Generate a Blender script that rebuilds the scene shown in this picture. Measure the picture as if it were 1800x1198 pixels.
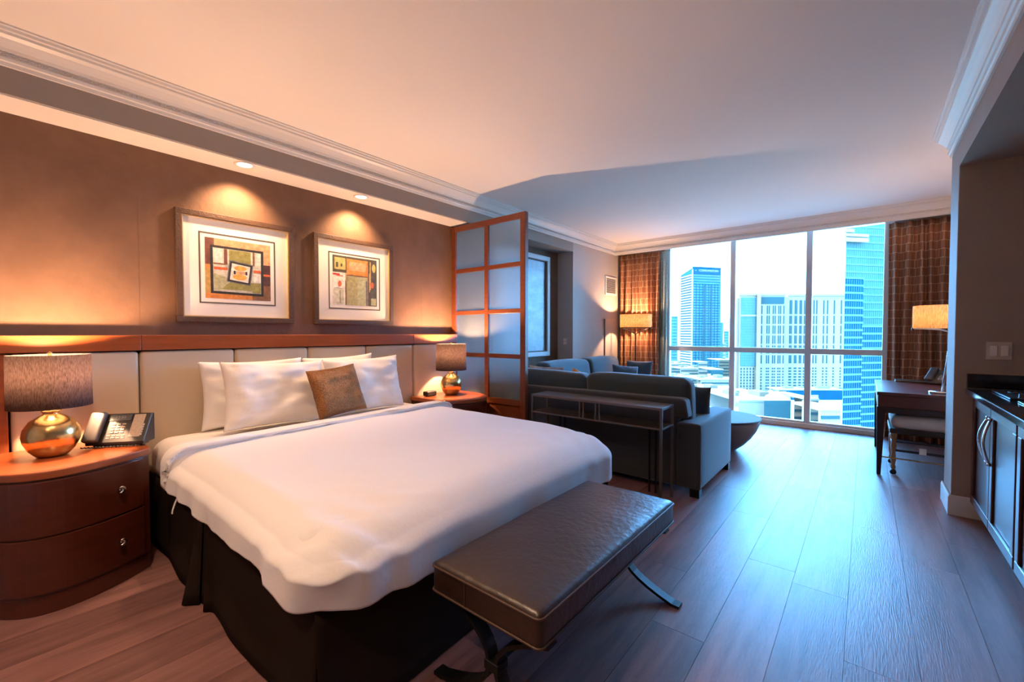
import bpy, bmesh, math, random
from mathutils import Vector, Matrix, noise
random.seed(7)
PI = math.pi
scn = bpy.context.scene
COL = scn.collection
for o in list(bpy.data.objects): bpy.data.objects.remove(o)

# ------------------------------------------------------------------ camera
cam = bpy.data.cameras.new('camera'); camo = bpy.data.objects.new('camera', cam); COL.objects.link(camo)
cam.sensor_width = 36; cam.lens = 36 * 754.168 / 1800; cam.shift_y = 5.63 / 1800; cam.clip_end = 8000; cam.clip_start = .02
YAW = .689469
camo.location = (0, 0, 1.25); camo.rotation_euler = (PI / 2 - .025776, 0, YAW)
scn.camera = camo
# ------------------------------------------------------------------ world, sun, exposure
scn.view_settings.view_transform = 'Standard'; scn.view_settings.look = 'None'
scn.view_settings.exposure = 0.25; scn.view_settings.gamma = 1.0; scn.view_settings.use_curve_mapping = False
w = bpy.data.worlds.new('sky'); scn.world = w; w.use_nodes = True
nt = w.node_tree; nt.nodes.clear()
wo = nt.nodes.new('ShaderNodeOutputWorld'); bg = nt.nodes.new('ShaderNodeBackground')
tc = nt.nodes.new('ShaderNodeTexCoord'); sx = nt.nodes.new('ShaderNodeSeparateXYZ'); cr = nt.nodes.new('ShaderNodeValToRGB')
nt.links.new(tc.outputs['Generated'], sx.inputs[0]); nt.links.new(sx.outputs['Z'], cr.inputs[0])
nt.links.new(cr.outputs[0], bg.inputs[0]); nt.links.new(bg.outputs[0], wo.inputs[0])
cr.color_ramp.elements[0].position = 0.0; cr.color_ramp.elements[0].color = (.15, .49, 1.0, 1)
cr.color_ramp.elements[1].position = .55; cr.color_ramp.elements[1].color = (.13, .47, 1.0, 1)
SKY = 37.0
bg.inputs[1].default_value = SKY
sun = bpy.data.lights.new('sun', 'SUN'); suno = bpy.data.objects.new('sun', sun); COL.objects.link(suno)
sun.energy = 10.0; sun.angle = .01; sun.color = (1, .97, .92)
suno.rotation_euler = Vector((.45, .62, -.75)).to_track_quat('-Z', 'Y').to_euler()   # from behind this building, onto the towers
LAMP = (1.0, .56, .31)

# ------------------------------------------------------------------ materials
def nod(m, t): return m.node_tree.nodes.new(t)
def newmat(name):
    m = bpy.data.materials.new(name); m.use_nodes = True
    return m, m.node_tree.nodes['Principled BSDF'], m.node_tree.links
def pmat(name, col, rough=.5, metal=0, var=0, vscale=6, vstretch=(1, 1, 1), bump=0, bscale=60, bstretch=(1, 1, 1), coat=0, spec=.5, sheen=0, rnd=0, detail=4):
    m, b, L = newmat(name)
    b.inputs['Base Color'].default_value = (*col, 1); b.inputs['Roughness'].default_value = rough
    b.inputs['Metallic'].default_value = metal; b.inputs['Coat Weight'].default_value = coat
    b.inputs['Coat Roughness'].default_value = .12
    b.inputs['Specular IOR Level'].default_value = spec; b.inputs['Sheen Weight'].default_value = sheen
    t = nod(m, 'ShaderNodeTexCoord'); src = t.outputs['Object']
    oi = None
    if rnd:
        oi = nod(m, 'ShaderNodeObjectInfo'); ad = nod(m, 'ShaderNodeVectorMath'); ad.operation = 'ADD'
        sc = nod(m, 'ShaderNodeMath'); sc.operation = 'MULTIPLY'; sc.inputs[1].default_value = 37
        L.new(oi.outputs['Random'], sc.inputs[0]); L.new(src, ad.inputs[0]); L.new(sc.outputs[0], ad.inputs[1]); src = ad.outputs[0]
    if var or rnd:
        mp = nod(m, 'ShaderNodeMapping'); mp.inputs['Scale'].default_value = vstretch; L.new(src, mp.inputs[0])
        n = nod(m, 'ShaderNodeTexNoise'); n.inputs['Scale'].default_value = vscale; n.inputs['Detail'].default_value = detail; n.inputs['Roughness'].default_value = .62
        L.new(mp.outputs[0], n.inputs[0])
        mr = nod(m, 'ShaderNodeMapRange'); mr.inputs[1].default_value = .25; mr.inputs[2].default_value = .75
        mr.inputs[3].default_value = 1 - var; mr.inputs[4].default_value = 1 + var
        L.new(n.outputs[0], mr.inputs[0]); fac = mr.outputs[0]
        if rnd:
            mr2 = nod(m, 'ShaderNodeMapRange'); mr2.inputs[3].default_value = 1 - rnd; mr2.inputs[4].default_value = 1 + rnd
            L.new(oi.outputs['Random'], mr2.inputs[0]); mu = nod(m, 'ShaderNodeMath'); mu.operation = 'MULTIPLY'
            L.new(fac, mu.inputs[0]); L.new(mr2.outputs[0], mu.inputs[1]); fac = mu.outputs[0]
        vm = nod(m, 'ShaderNodeVectorMath'); vm.operation = 'SCALE'; vm.inputs[0].default_value = col
        L.new(fac, vm.inputs['Scale']); L.new(vm.outputs[0], b.inputs['Base Color'])
    if bump:
        mp = nod(m, 'ShaderNodeMapping'); mp.inputs['Scale'].default_value = bstretch; L.new(src, mp.inputs[0])
        n = nod(m, 'ShaderNodeTexNoise'); n.inputs['Scale'].default_value = bscale; n.inputs['Detail'].default_value = 3
        L.new(mp.outputs[0], n.inputs[0]); bp = nod(m, 'ShaderNodeBump'); bp.inputs['Strength'].default_value = bump; bp.inputs['Distance'].default_value = .01
        L.new(n.outputs[0], bp.inputs['Height']); L.new(bp.outputs[0], b.inputs['Normal'])
    return m
def emat(name, col, s):
    m, b, L = newmat(name); b.inputs['Base Color'].default_value = (*col, 1)
    b.inputs['Emission Color'].default_value = (*col, 1); b.inputs['Emission Strength'].default_value = s
    return m
def shade_mat(name, col, trans, f=.55, wscale=240):
    m, b, L = newmat(name); out = m.node_tree.nodes['Material Output']; m.node_tree.nodes.remove(b)
    d = nod(m, 'ShaderNodeBsdfDiffuse'); t = nod(m, 'ShaderNodeBsdfTranslucent'); mx = nod(m, 'ShaderNodeMixShader'); mx.inputs[0].default_value = f
    tcn = nod(m, 'ShaderNodeTexCoord'); mp = nod(m, 'ShaderNodeMapping'); mp.inputs['Scale'].default_value = (1, 1, .22); L.new(tcn.outputs['Object'], mp.inputs[0])
    n = nod(m, 'ShaderNodeTexNoise'); n.inputs['Scale'].default_value = wscale; L.new(mp.outputs[0], n.inputs[0])
    for c, s in ((col, d), (trans, t)):
        mr = nod(m, 'ShaderNodeMapRange'); mr.inputs[1].default_value = .3; mr.inputs[2].default_value = .7; mr.inputs[3].default_value = .6; mr.inputs[4].default_value = 1.35
        L.new(n.outputs[0], mr.inputs[0]); vm = nod(m, 'ShaderNodeVectorMath'); vm.operation = 'SCALE'; vm.inputs[0].default_value = c
        L.new(mr.outputs[0], vm.inputs['Scale']); L.new(vm.outputs[0], s.inputs[0])
    L.new(d.outputs[0], mx.inputs[1]); L.new(t.outputs[0], mx.inputs[2]); L.new(mx.outputs[0], out.inputs[0])
    return m
def glass_mat(name, tint, refl=1.0):
    m, b, L = newmat(name); out = m.node_tree.nodes['Material Output']; m.node_tree.nodes.remove(b)
    t = nod(m, 'ShaderNodeBsdfTransparent'); t.inputs[0].default_value = (*tint, 1)
    g = nod(m, 'ShaderNodeBsdfGlossy'); g.inputs['Roughness'].default_value = .01; g.inputs[0].default_value = (refl, refl, refl, 1)
    fr = nod(m, 'ShaderNodeFresnel'); fr.inputs[0].default_value = 1.45; mx = nod(m, 'ShaderNodeMixShader')
    L.new(fr.outputs[0], mx.inputs[0]); L.new(t.outputs[0], mx.inputs[1]); L.new(g.outputs[0], mx.inputs[2]); L.new(mx.outputs[0], out.inputs[0])
    return m
M = {}
M['wallpaper'] = pmat('taupe_brown_wallpaper', (.185, .104, .064), .7, var=.20, vscale=3.5, bump=.25, bscale=35, bstretch=(1, 1, .7), spec=.3, detail=8)
M['paint'] = pmat('beige_wall_paint', (.50, .45, .40), .75, var=.03, vscale=9, bump=.06, bscale=120, spec=.3)
M['pillar_paint'] = pmat('taupe_pillar_paint', (.38, .29, .235), .75, var=.03, vscale=9, bump=.06, bscale=120, spec=.3)
M['soffit_paint'] = pmat('taupe_soffit_paint', (.34, .29, .245), .75, var=.03, vscale=9, bump=.06, bscale=120, spec=.3)
M['ceiling'] = pmat('white_ceiling_paint', (.80, .785, .76), .85, bump=.05, bscale=90, spec=.2)
M['trimwhite'] = pmat('white_trim_paint', (.74, .73, .71), .38)
M['floor'] = pmat('grey_oak_plank', (.205, .102, .092), .40, var=.42, vscale=2.4, vstretch=(9, .8, 1), bump=.16, bscale=26, bstretch=(9, .7, 1), rnd=.22, detail=9, spec=.38)
M['floorbase'] = pmat('floor_joint', (.10, .065, .055), .8)
M['cherry'] = pmat('cherry_wood', (.30, .072, .020), .32, var=.22, vscale=3, vstretch=(2, 2, 14), bump=.03, bscale=30, bstretch=(2, 2, 16), coat=.25)
M['divwood'] = pmat('red_brown_divider_wood', (.19, .048, .017), .34, var=.2, vscale=3, vstretch=(2, 2, 14), coat=.2)
M['cherryh'] = pmat('cherry_wood_rail', (.32, .078, .020), .28, var=.2, vscale=3, vstretch=(3, 1, 16), coat=.3)
M['mahog'] = pmat('dark_red_mahogany', (.075, .015, .007), .30, var=.2, vscale=3, vstretch=(2, 2, 12), coat=.3)
M['cream'] = pmat('cream_leather', (.58, .47, .34), .48, bump=.08, bscale=180)
M['linen'] = pmat('white_bed_linen', (.80, .765, .75), .85, bump=.10, bscale=55, sheen=.2, spec=.25)
M['linen2'] = pmat('white_pillowcase', (.82, .79, .77), .85, bump=.14, bscale=24, sheen=.2, spec=.25)
M['skirt'] = pmat('dark_brown_bed_skirt', (.022, .013, .010), .95, bump=.12, bscale=200, spec=.1)
M['sequin'] = pmat('bronze_sequins', (.26, .115, .04), .30, .75, var=.75, vscale=130, bump=.8, bscale=240)
M['leather'] = pmat('dark_brown_leather', (.028, .0135, .009), .34, var=.25, vscale=4, bump=.22, bscale=38, bstretch=(1, 1, 1), spec=.7)
M['piping'] = pmat('brown_piping', (.065, .033, .02), .45)
M['iron'] = pmat('black_iron', (.018, .017, .018), .42, .6)
M['gold'] = pmat('antique_gold_leaf', (.85, .58, .24), .22, 1.0, var=.22, vscale=22, bump=.06, bscale=60)
M['brass'] = pmat('polished_brass', (.75, .5, .22), .2, 1)
M['shade'] = shade_mat('charcoal_linen_shade', (.14, .12, .12), (.15, .118, .108), .5)
M['cshade'] = shade_mat('cream_linen_shade', (.62, .52, .38), (.62, .48, .30), .6, 120)
M['bulb'] = emat('warm_bulb', (1, .72, .42), 12)
M['downl'] = emat('downlight_lens', (1, .86, .70), 6)
M['chrome'] = pmat('brushed_chrome', (.72, .72, .72), .2, 1)
M['blackplastic'] = pmat('black_plastic', (.014, .013, .014), .4)
M['greyplastic'] = pmat('dark_grey_plastic', (.055, .050, .05), .45)
M['key'] = pmat('pale_keys', (.5, .48, .45), .5)
M['card'] = pmat('printed_phone_card', (.42, .35, .28), .6, var=.4, vscale=120, vstretch=(1, 1, 4))
M['lcd'] = pmat('phone_lcd', (.10, .11, .12), .2)
M['lcdtext'] = pmat('lcd_digits', (.30, .32, .34), .3)
M['frame'] = pmat('brown_wood_picture_frame', (.085, .042, .022), .6, var=.35, vscale=60, bump=.4, bscale=90)
M['gilt'] = pmat('gilt_inner_edge', (.75, .55, .28), .4, .5)
M['mat'] = pmat('white_picture_mat', (.78, .75, .70), .8)
M['matline'] = pmat('dark_mat_line', (.09, .07, .06), .6)
M['whiteframe'] = pmat('pale_frame', (.62, .68, .68), .4)
M['seaart'] = pmat('pale_blue_abstract_print', (.36, .46, .50), .35, var=.35, vscale=3.5, vstretch=(1, 1, 2.5), detail=8)
M['sofa'] = pmat('charcoal_sofa_fabric', (.050, .060, .074), .92, bump=.15, bscale=260, sheen=.4, spec=.25)
M['sofac'] = pmat('slate_cushion_fabric', (.046, .074, .092), .92, bump=.15, bscale=240, sheen=.4, spec=.25)
M['metal'] = pmat('grey_bronze_metal', (.16, .14, .135), .45, .7)
M['stone'] = pmat('grey_concrete_bowl', (.20, .165, .15), .6, var=.15, vscale=5)
M['curtain'] = None
M['sheer'] = shade_mat('sheer_fabric', (.55, .58, .52), (.62, .68, .62), .6)
M['alu'] = pmat('pale_aluminium_frame', (.68, .68, .67), .45, 0)
M['granite'] = pmat('black_granite', (.010, .011, .013), .10, var=.6, vscale=120, spec=.7)
M['kitwood'] = pmat('dark_cherry_cabinet', (.075, .022, .012), .30, var=.2, vscale=3, vstretch=(2, 2, 12), coat=.25)
M['kitdark'] = pmat('cabinet_groove', (.02, .008, .006), .4)
M['steel'] = pmat('stainless_steel', (.55, .55, .56), .22, 1)
M['switch'] = pmat('almond_switch_plate', (.60, .50, .42), .4)
M['rocker'] = pmat('almond_rocker', (.84, .77, .68), .35)
M['ivory'] = pmat('ivory_seat_fabric', (.55, .52, .47), .85, bump=.1, bscale=150)
M['caramel'] = pmat('caramel_turned_wood', (.32, .16, .07), .45)
M['glass'] = glass_mat('window_glass', (.96, .985, 1.0))
M['orange'] = pmat('orange_pillow_print', (.62, .24, .06), .85, var=.5, vscale=7)
M['pattern'] = pmat('pale_patterned_pillow', (.46, .40, .38), .85, var=.55, vscale=16)
M['book1'] = pmat('grey_book_cover', (.22, .24, .25), .5); M['book2'] = pmat('cream_book_cover', (.5, .46, .4), .5)
# ribbed frosted glass
m, b, L = newmat('ribbed_frosted_glass'); out = m.node_tree.nodes['Material Output']
b.inputs['Base Color'].default_value = (.80, .88, .90, 1); b.inputs['Roughness'].default_value = .36; b.inputs['Transmission Weight'].default_value = .9; b.inputs['IOR'].default_value = 1.12
tl = nod(m, 'ShaderNodeBsdfTranslucent'); tl.inputs[0].default_value = (.50, .60, .62, 1); mx = nod(m, 'ShaderNodeMixShader'); mx.inputs[0].default_value = .10
wv = nod(m, 'ShaderNodeTexWave'); wv.inputs['Scale'].default_value = 28; tcn = nod(m, 'ShaderNodeTexCoord'); L.new(tcn.outputs['Object'], wv.inputs[0])
bp = nod(m, 'ShaderNodeBump'); bp.inputs['Strength'].default_value = .3; bp.inputs['Distance'].default_value = .004; L.new(wv.outputs[0], bp.inputs['Height']); L.new(bp.outputs[0], b.inputs['Normal'])
L.new(b.outputs[0], mx.inputs[1]); L.new(tl.outputs[0], mx.inputs[2]); L.new(mx.outputs[0], out.inputs[0]); M['frost'] = m
# curtain: brown with pale woven lattice, laid out along the cloth (UV)
m, b, L = newmat('brown_lattice_curtain'); uv = nod(m, 'ShaderNodeUVMap')
br = nod(m, 'ShaderNodeTexBrick'); br.offset = .37; br.offset_frequency = 2; br.squash = .7; br.squash_frequency = 3
br.inputs['Color1'].default_value = (.44, .19, .10, 1); br.inputs['Color2'].default_value = (.36, .15, .08, 1); br.inputs['Mortar'].default_value = (.64, .42, .25, 1)
br.inputs['Scale'].default_value = 1; br.inputs['Mortar Size'].default_value = .0055; br.inputs['Brick Width'].default_value = .105; br.inputs['Row Height'].default_value = .095
L.new(uv.outputs[0], br.inputs[0])
b.inputs['Roughness'].default_value = .85; out = m.node_tree.nodes['Material Output']
tl = nod(m, 'ShaderNodeBsdfTranslucent'); mx = nod(m, 'ShaderNodeMixShader'); mx.inputs[0].default_value = .12
L.new(br.outputs[0], b.inputs['Base Color']); L.new(br.outputs[0], tl.inputs[0]); L.new(b.outputs[0], mx.inputs[1]); L.new(tl.outputs[0], mx.inputs[2]); L.new(mx.outputs[0], out.inputs[0]); M['curtain'] = m

# ------------------------------------------------------------------ helpers
def worldloc(p):
    v = Vector((0, 0, 0))
    while p is not None: v += p.location; p = p.parent
    return v
def props(o, label=None, cat=None, group=None, kind=None):
    if label: o['label'] = label
    if cat: o['category'] = cat
    if group: o['group'] = group
    if kind: o['kind'] = kind
    return o
def thing(name, label, cat, loc=(0, 0, 0), group=None, kind=None):
    o = bpy.data.objects.new(name, None); COL.objects.link(o); o.location = loc; o.empty_display_size = .05
    return props(o, label, cat, group, kind)
class MB:
    def __init__(s): s.v = []; s.f = []; s.mi = []; s.cur = 0; s.uv = None
    def add(s, vs, fs):
        n = len(s.v); s.v += [tuple(p) for p in vs]; s.f += [tuple(i + n for i in f) for f in fs]; s.mi += [s.cur] * len(fs); return s
    def box(s, x0, x1, y0, y1, z0, z1):
        if x0 > x1: x0, x1 = x1, x0
        if y0 > y1: y0, y1 = y1, y0
        vs = [(x, y, z) for z in (z0, z1) for y in (y0, y1) for x in (x0, x1)]
        return s.add(vs, [(0, 2, 3, 1), (4, 5, 7, 6), (0, 1, 5, 4), (2, 6, 7, 3), (0, 4, 6, 2), (1, 3, 7, 5)])
    def prism(s, poly, a, b, axis='z'):
        n = len(poly)
        def P(p, h): return {'z': (p[0], p[1], h), 'y': (p[0], h, p[1]), 'x': (h, p[0], p[1])}[axis]
        vs = [P(p, a) for p in poly] + [P(p, b) for p in poly]
        fs = [tuple(range(n))[::-1], tuple(range(n, 2 * n))] + [(i, (i + 1) % n, n + (i + 1) % n, n + i) for i in range(n)]
        return s.add(vs, fs)
    def lathe(s, prof, c=(0, 0), n=32, sx=1, sy=1, closed=False):
        vs = []; fs = []; k = len(prof)
        for i in range(n):
            a = 2 * PI * i / n
            for r, z in prof: vs.append((c[0] + r * sx * math.cos(a), c[1] + r * sy * math.sin(a), z))
        for i in range(n):
            j = (i + 1) % n
            for q in range(k - 1): fs.append((i * k + q, j * k + q, j * k + q + 1, i * k + q + 1))
            if closed: fs.append((i * k + k - 1, j * k + k - 1, j * k, i * k))
        if not closed:
            if prof[0][0] > 1e-6: fs.append(tuple(i * k for i in range(n))[::-1])
            if prof[-1][0] > 1e-6: fs.append(tuple(i * k + k - 1 for i in range(n)))
        return s.add(vs, fs)
    def tube(s, pts, r, n=8, closed=False):
        P = [Vector(p) for p in pts]; N = len(P); vs = []; fs = []
        up = None
        for i in range(N):
            if closed: t = P[(i + 1) % N] - P[i - 1]
            else: t = P[min(i + 1, N - 1)] - P[max(i - 1, 0)]
            t.normalize()
            if up is None:
                up = Vector((0, 0, 1)) if abs(t.z) < .9 else Vector((1, 0, 0))
            sd = t.cross(up); sd.normalize(); up = sd.cross(t)
            rr = r[i] if isinstance(r, (list, tuple)) else r
            for k in range(n):
                a = 2 * PI * k / n; vs.append(P[i] + sd * math.cos(a) * rr + up * math.sin(a) * rr)
        for i in range(N if closed else N - 1):
            j = (i + 1) % N
            for k in range(n): fs.append((i * n + k, i * n + (k + 1) % n, j * n + (k + 1) % n, j * n + k))
        if not closed: fs += [tuple(range(n))[::-1], tuple((N - 1) * n + k for k in range(n))]
        return s.add(vs, fs)
    def strap(s, pts, wdir, wd, th):
        """flat bar swept along pts; wdir = width direction"""
        P = [Vector(p) for p in pts]; W = Vector(wdir).normalized(); vs = []; fs = []
        for i, p in enumerate(P):
            t = (P[min(i + 1, len(P) - 1)] - P[max(i - 1, 0)]).normalized(); nn = t.cross(W).normalized()
            for a, c in ((-1, -1), (1, -1), (1, 1), (-1, 1)): vs.append(p + W * a * wd / 2 + nn * c * th / 2)
        for i in range(len(P) - 1):
            for k in range(4): fs.append((i * 4 + k, i * 4 + (k + 1) % 4, i * 4 + 4 + (k + 1) % 4, i * 4 + 4 + k))
        n = len(P) * 4; fs += [(3, 2, 1, 0), (n - 4, n - 3, n - 2, n - 1)]
        return s.add(vs, fs)
    def rbox(s, x0, x1, y0, y1, z0, z1, r, k=4, m=8, bulge=(0, 0, 0), skip='', f=None, flat=False):
        """rounded box of a fine grid; skip faces like 'z-'; bulge per axis; f(p)->p"""
        h = [(x1 - x0) / 2, (y1 - y0) / 2, (z1 - z0) / 2]; c = Vector(((x0 + x1) / 2, (y0 + y1) / 2, (z0 + z1) / 2))
        r = min(r, *h)
        def samp(H):
            e = [-H + r * (1 - math.cos(i / k * PI / 2)) if False else -H + r * i / k for i in range(k)]
            inn = [-(H - r) + 2 * (H - r) * i / m for i in range(m + 1)] if H - r > 1e-5 else [0]
            return e + inn + [-q for q in reversed(e)]
        S = [samp(H) for H in h]
        for ax in range(3):
            for sg in (-1, 1):
                if 'xyz'[ax] + ('-' if sg < 0 else '+') in skip: continue
                a, bx = [(1, 2), (2, 0), (0, 1)][ax]
                A, B = S[a], S[bx]; vs = []; fs = []
                for i in A:
                    for j in B:
                        p = [0, 0, 0]; p[ax] = sg * h[ax]; p[a] = i; p[bx] = j
                        q = [max(-(h[t] - (0 if flat and t == 2 else r)), min(h[t] - r, p[t])) for t in range(3)]
                        d = Vector(p) - Vector(q)
                        if d.length > 1e-9: d = d.normalized() * r
                        g = Vector(q) + d
                        un = [g[t] / h[t] for t in range(3)]
                        for t in range(3):
                            if bulge[t]:
                                o1, o2 = [(1, 2), (2, 0), (0, 1)][t]
                                g[t] += bulge[t] * un[t] * max(0, 1 - un[o1] ** 2) ** .7 * max(0, 1 - un[o2] ** 2) ** .7
                        g = g + c
                        vs.append(f(g) if f else g)
                nb = len(B)
                for i in range(len(A) - 1):
                    for j in range(nb - 1):
                        q = (i * nb + j, (i + 1) * nb + j, (i + 1) * nb + j + 1, i * nb + j + 1)
                        fs.append(q if sg > 0 else q[::-1])
                s.add(vs, fs)
        return s
    def tf(s, mat, start=0):
        for i in range(start, len(s.v)): s.v[i] = tuple(mat @ Vector(s.v[i]))
        return s
    def build(s, name, mat, parent=None, smooth=False, bevel=0, label=None, cat=None, group=None, kind=None, weld=False, solid=0, origin=None, subd=0, seg=2):
        me = bpy.data.meshes.new(name)
        if parent is not None: off = worldloc(parent); loc = Vector((0, 0, 0))
        else:
            xs = list(zip(*s.v)); off = Vector(origin) if origin else Vector(((min(xs[0]) + max(xs[0])) / 2, (min(xs[1]) + max(xs[1])) / 2, min(xs[2]))); loc = off
        me.from_pydata([Vector(p) - off for p in s.v], [], s.f)
        for mm in (mat if isinstance(mat, list) else [mat]): me.materials.append(mm)
        if isinstance(mat, list):
            for p, i in zip(me.polygons, s.mi): p.material_index = i
        if s.uv:
            ul = me.uv_layers.new(name='UVMap')
            for lp in me.loops: ul.data[lp.index].uv = s.uv[lp.vertex_index]
        if weld or not s.uv:
            bm = bmesh.new(); bm.from_mesh(me)
            if weld: bmesh.ops.remove_doubles(bm, verts=bm.verts, dist=.0004)
            bmesh.ops.recalc_face_normals(bm, faces=bm.faces); bm.to_mesh(me); bm.free()
        if smooth:
            for p in me.polygons: p.use_smooth = True
        o = bpy.data.objects.new(name, me); COL.objects.link(o); o.parent = parent; o.location = loc
        if subd: md = o.modifiers.new('sub', 'SUBSURF'); md.levels = subd; md.render_levels = subd
        if solid: md = o.modifiers.new('solid', 'SOLIDIFY'); md.thickness = abs(solid); md.offset = -1 if solid > 0 else 1
        if bevel: md = o.modifiers.new('bevel', 'BEVEL'); md.width = bevel; md.segments = seg; md.limit_method = 'ANGLE'; md.angle_limit = .6
        return props(o, label, cat, group, kind)
def bx(name, mat, parent, x0, x1, y0, y1, z0, z1, bevel=.003, **k): return MB().box(x0, x1, y0, y1, z0, z1).build(name, mat, parent, bevel=bevel, **k)
def struct(name, mb, mat, **k): return mb.build(name, mat, None, kind='structure', **k)
def copy_tree(o, dz=None, parent=None):
    c = o.copy(); COL.objects.link(c); c.parent = parent
    for ch in o.children: copy_tree(ch, None, c)
    return c
def text_mesh(txt, size, extr, mat, name, parent, mtx):
    cu = bpy.data.curves.new('txt', 'FONT'); cu.body = txt; cu.size = size; cu.extrude = extr; cu.align_x = 'CENTER'; cu.align_y = 'CENTER'; cu.resolution_u = 2
    t = bpy.data.objects.new('txt', cu); COL.objects.link(t); bpy.context.view_layer.update()
    me = bpy.data.meshes.new_from_object(t.evaluated_get(bpy.context.evaluated_depsgraph_get())); bpy.data.objects.remove(t)
    me.transform(Matrix.Translation(-worldloc(parent)) @ mtx); me.materials.clear(); me.materials.append(mat)
    o = bpy.data.objects.new(name, me); COL.objects.link(o); o.parent = parent; return o
def spot_light(name, kind, loc, power, col=LAMP, size=.03, parent=None, **k):
    l = bpy.data.lights.new(name, kind); l.energy = power; l.color = col
    if kind != 'AREA': l.shadow_soft_size = size
    for a, b_ in k.items(): setattr(l, a, b_)
    o = bpy.data.objects.new(name, l); COL.objects.link(o)
    o.parent = parent; o.location = Vector(loc) - (worldloc(parent) if parent else Vector((0, 0, 0))); return o

CEIL = 2.70; XL = -3.24; XR = -3.50; SOF = 2.412; YW = 6.60; YB = -1.7
# ------------------------------------------------------------------ the room
fl = struct('floor', MB().box(-3.6, 1.9, YB, 6.98, -.12, -.008), M['floorbase'])
pw = .2195; x0 = -.045 - pw * 16; cols = 0; npl = 0
pm = {}
for i in range(0, 26):
    xa = x0 + i * pw
    if xa > 1.85 or xa + pw < -3.6: continue
    y = YB - random.random() * 1.2
    while y < 6.95:
        ln = 1.5; ya, yb = max(y, YB), min(y + ln, 6.97); y += ln
        if yb - ya < .05: continue
        key = round(yb - ya, 3)
        if key not in pm:
            hl = (yb - ya) / 2 - .0002; hw = pw / 2 - .0002
            me = bpy.data.meshes.new('plank'); vs = [(sx_ * (hw - (.0005 if z else 0)), sy_ * (hl - (.0005 if z else 0)), -.012 if z == 0 else 0) for z in (0, 1) for sy_ in (-1, 1) for sx_ in (-1, 1)]
            me.from_pydata(vs, [], [(4, 5, 7, 6), (0, 1, 5, 4), (2, 6, 7, 3), (0, 4, 6, 2), (1, 3, 7, 5)]); me.materials.append(M['floor']); pm[key] = me
        o = bpy.data.objects.new('plank', pm[key]); COL.objects.link(o); o.parent = fl; o.location = Vector((xa + pw / 2, (ya + yb) / 2, 0)) - fl.location; npl += 1
struct('ceiling', MB().box(-3.9, 1.95, YB - .1, 7.05, CEIL, CEIL + .12), M['ceiling'])
wl = struct('wall_left', MB().box(XR - .3, XR, YB - .1, 5.30, 0, CEIL), M['wallpaper'])
ys = [YB] + [1.325 + .7325 * i for i in range(-4, 6)] + [5.295]
for a_, b_ in zip(ys[:-1], ys[1:]): MB().box(XR, XR + .0012, a_ + .0006, b_ - .0006, .0, SOF).build('wallpaper_sheet', M['wallpaper'], wl)
struct('wall_left_far', MB().box(XR - .3, XL, 5.30, 7.05, 0, CEIL), M['paint'])
so = MB().box(XR, XL, YB, 5.30, SOF, CEIL); struct('trim_1', so, M['soffit_paint'])                     # dropped soffit above the headboard
struct('trim_2', MB().box(XR, XL - .012, YB, 3.19, SOF - .006, SOF + .004), M['ceiling'])              # plastered underside
struct('wall_pillar', MB().box(.47, 1.95, 4.19, 4.53, 0, CEIL), M['pillar_paint'], bevel=.004)
struct('trim_3', MB().box(.47, 1.95, YB, 4.188, 2.378, CEIL), M['pillar_paint'])                  # beam and lowered kitchen ceiling
struct('wall_kitchen', MB().box(1.22, 1.4, YB - .1, 4.188, 0, 2.377), M['pillar_paint'])
struct('wall_back', MB().box(-3.8, 1.22, YB - .15, YB, 0, CEIL), M['paint'])
struct('wall_right_far', MB().box(1.85, 1.95, 4.53, 7.05, 0, CEIL), M['paint'])
struct('trim_4', MB().box(XL, 1.85, YW, 7.05, 2.60, CEIL), M['trimwhite'])                           # curtain valance above the glass
struct('trim_5', MB().box(XL, 1.85, YW, YW + .03, 2.535, 2.60), M['trimwhite'])
wf = MB().box(XL, -2.48, 6.86, 7.05, 0, 2.60); struct('wall_window_left', wf, M['paint'])
struct('wall_window_right', MB().box(.24, 1.85, 6.86, 7.05, 0, 2.60), M['paint'])
# crown mouldings
PROF = [(0, -.16), (.012, -.16), (.014, -.142), (.022, -.138), (.024, -.122), (.018, -.118), (.018, -.098), (.028, -.094), (.032, -.082), (.044, -.066), (.060, -.048), (.078, -.036), (.080, -.024), (.094, -.022), (.098, -.010), (.110, -.008), (.110, 0), (0, 0)]
def crown(name, P0, P1, nrm, bead=True, m0=0, m1=0):
    P0 = Vector(P0); P1 = Vector(P1); nrm = Vector(nrm); t = (P1 - P0).normalized(); mb = MB(); n = len(PROF); vs = []
    for P, s_ in ((P0, m0), (P1, -m1)):
        for d, z in PROF: vs.append((P + nrm * d + t * (d * s_) + Vector((0, 0, z)))[:])
    mb.add(vs, [(i, (i + 1) % n, n + (i + 1) % n, n + i) for i in range(n)] + [tuple(range(n))[::-1], tuple(range(n, 2 * n))])
    o = struct(name, mb, M['trimwhite'])
    if bead:
        b_ = MB(); L_ = (P1 - P0).length; k = int(L_ / .021)
        for i in range(k):
            c = P0 + t * (i + .5) * .021 + nrm * .019 + Vector((0, 0, -.108)); r = .0088
            b_.add([c + Vector(q) * r for q in ((1, 0, 0), (-1, 0, 0), (0, 1, 0), (0, -1, 0), (0, 0, 1), (0, 0, -1))], [(0, 2, 4), (2, 1, 4), (1, 3, 4), (3, 0, 4), (2, 0, 5), (1, 2, 5), (3, 1, 5), (0, 3, 5)])
        b_.build('bead_row', M['trimwhite'], o, smooth=True, kind='stuff')
    return o
crown('trim_6', (XL, YB, CEIL), (XL, YW, CEIL), (1, 0, 0), m1=1)
crown('trim_7', (XL, YW, CEIL), (1.85, YW, CEIL), (0, -1, 0), m0=1)
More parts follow.
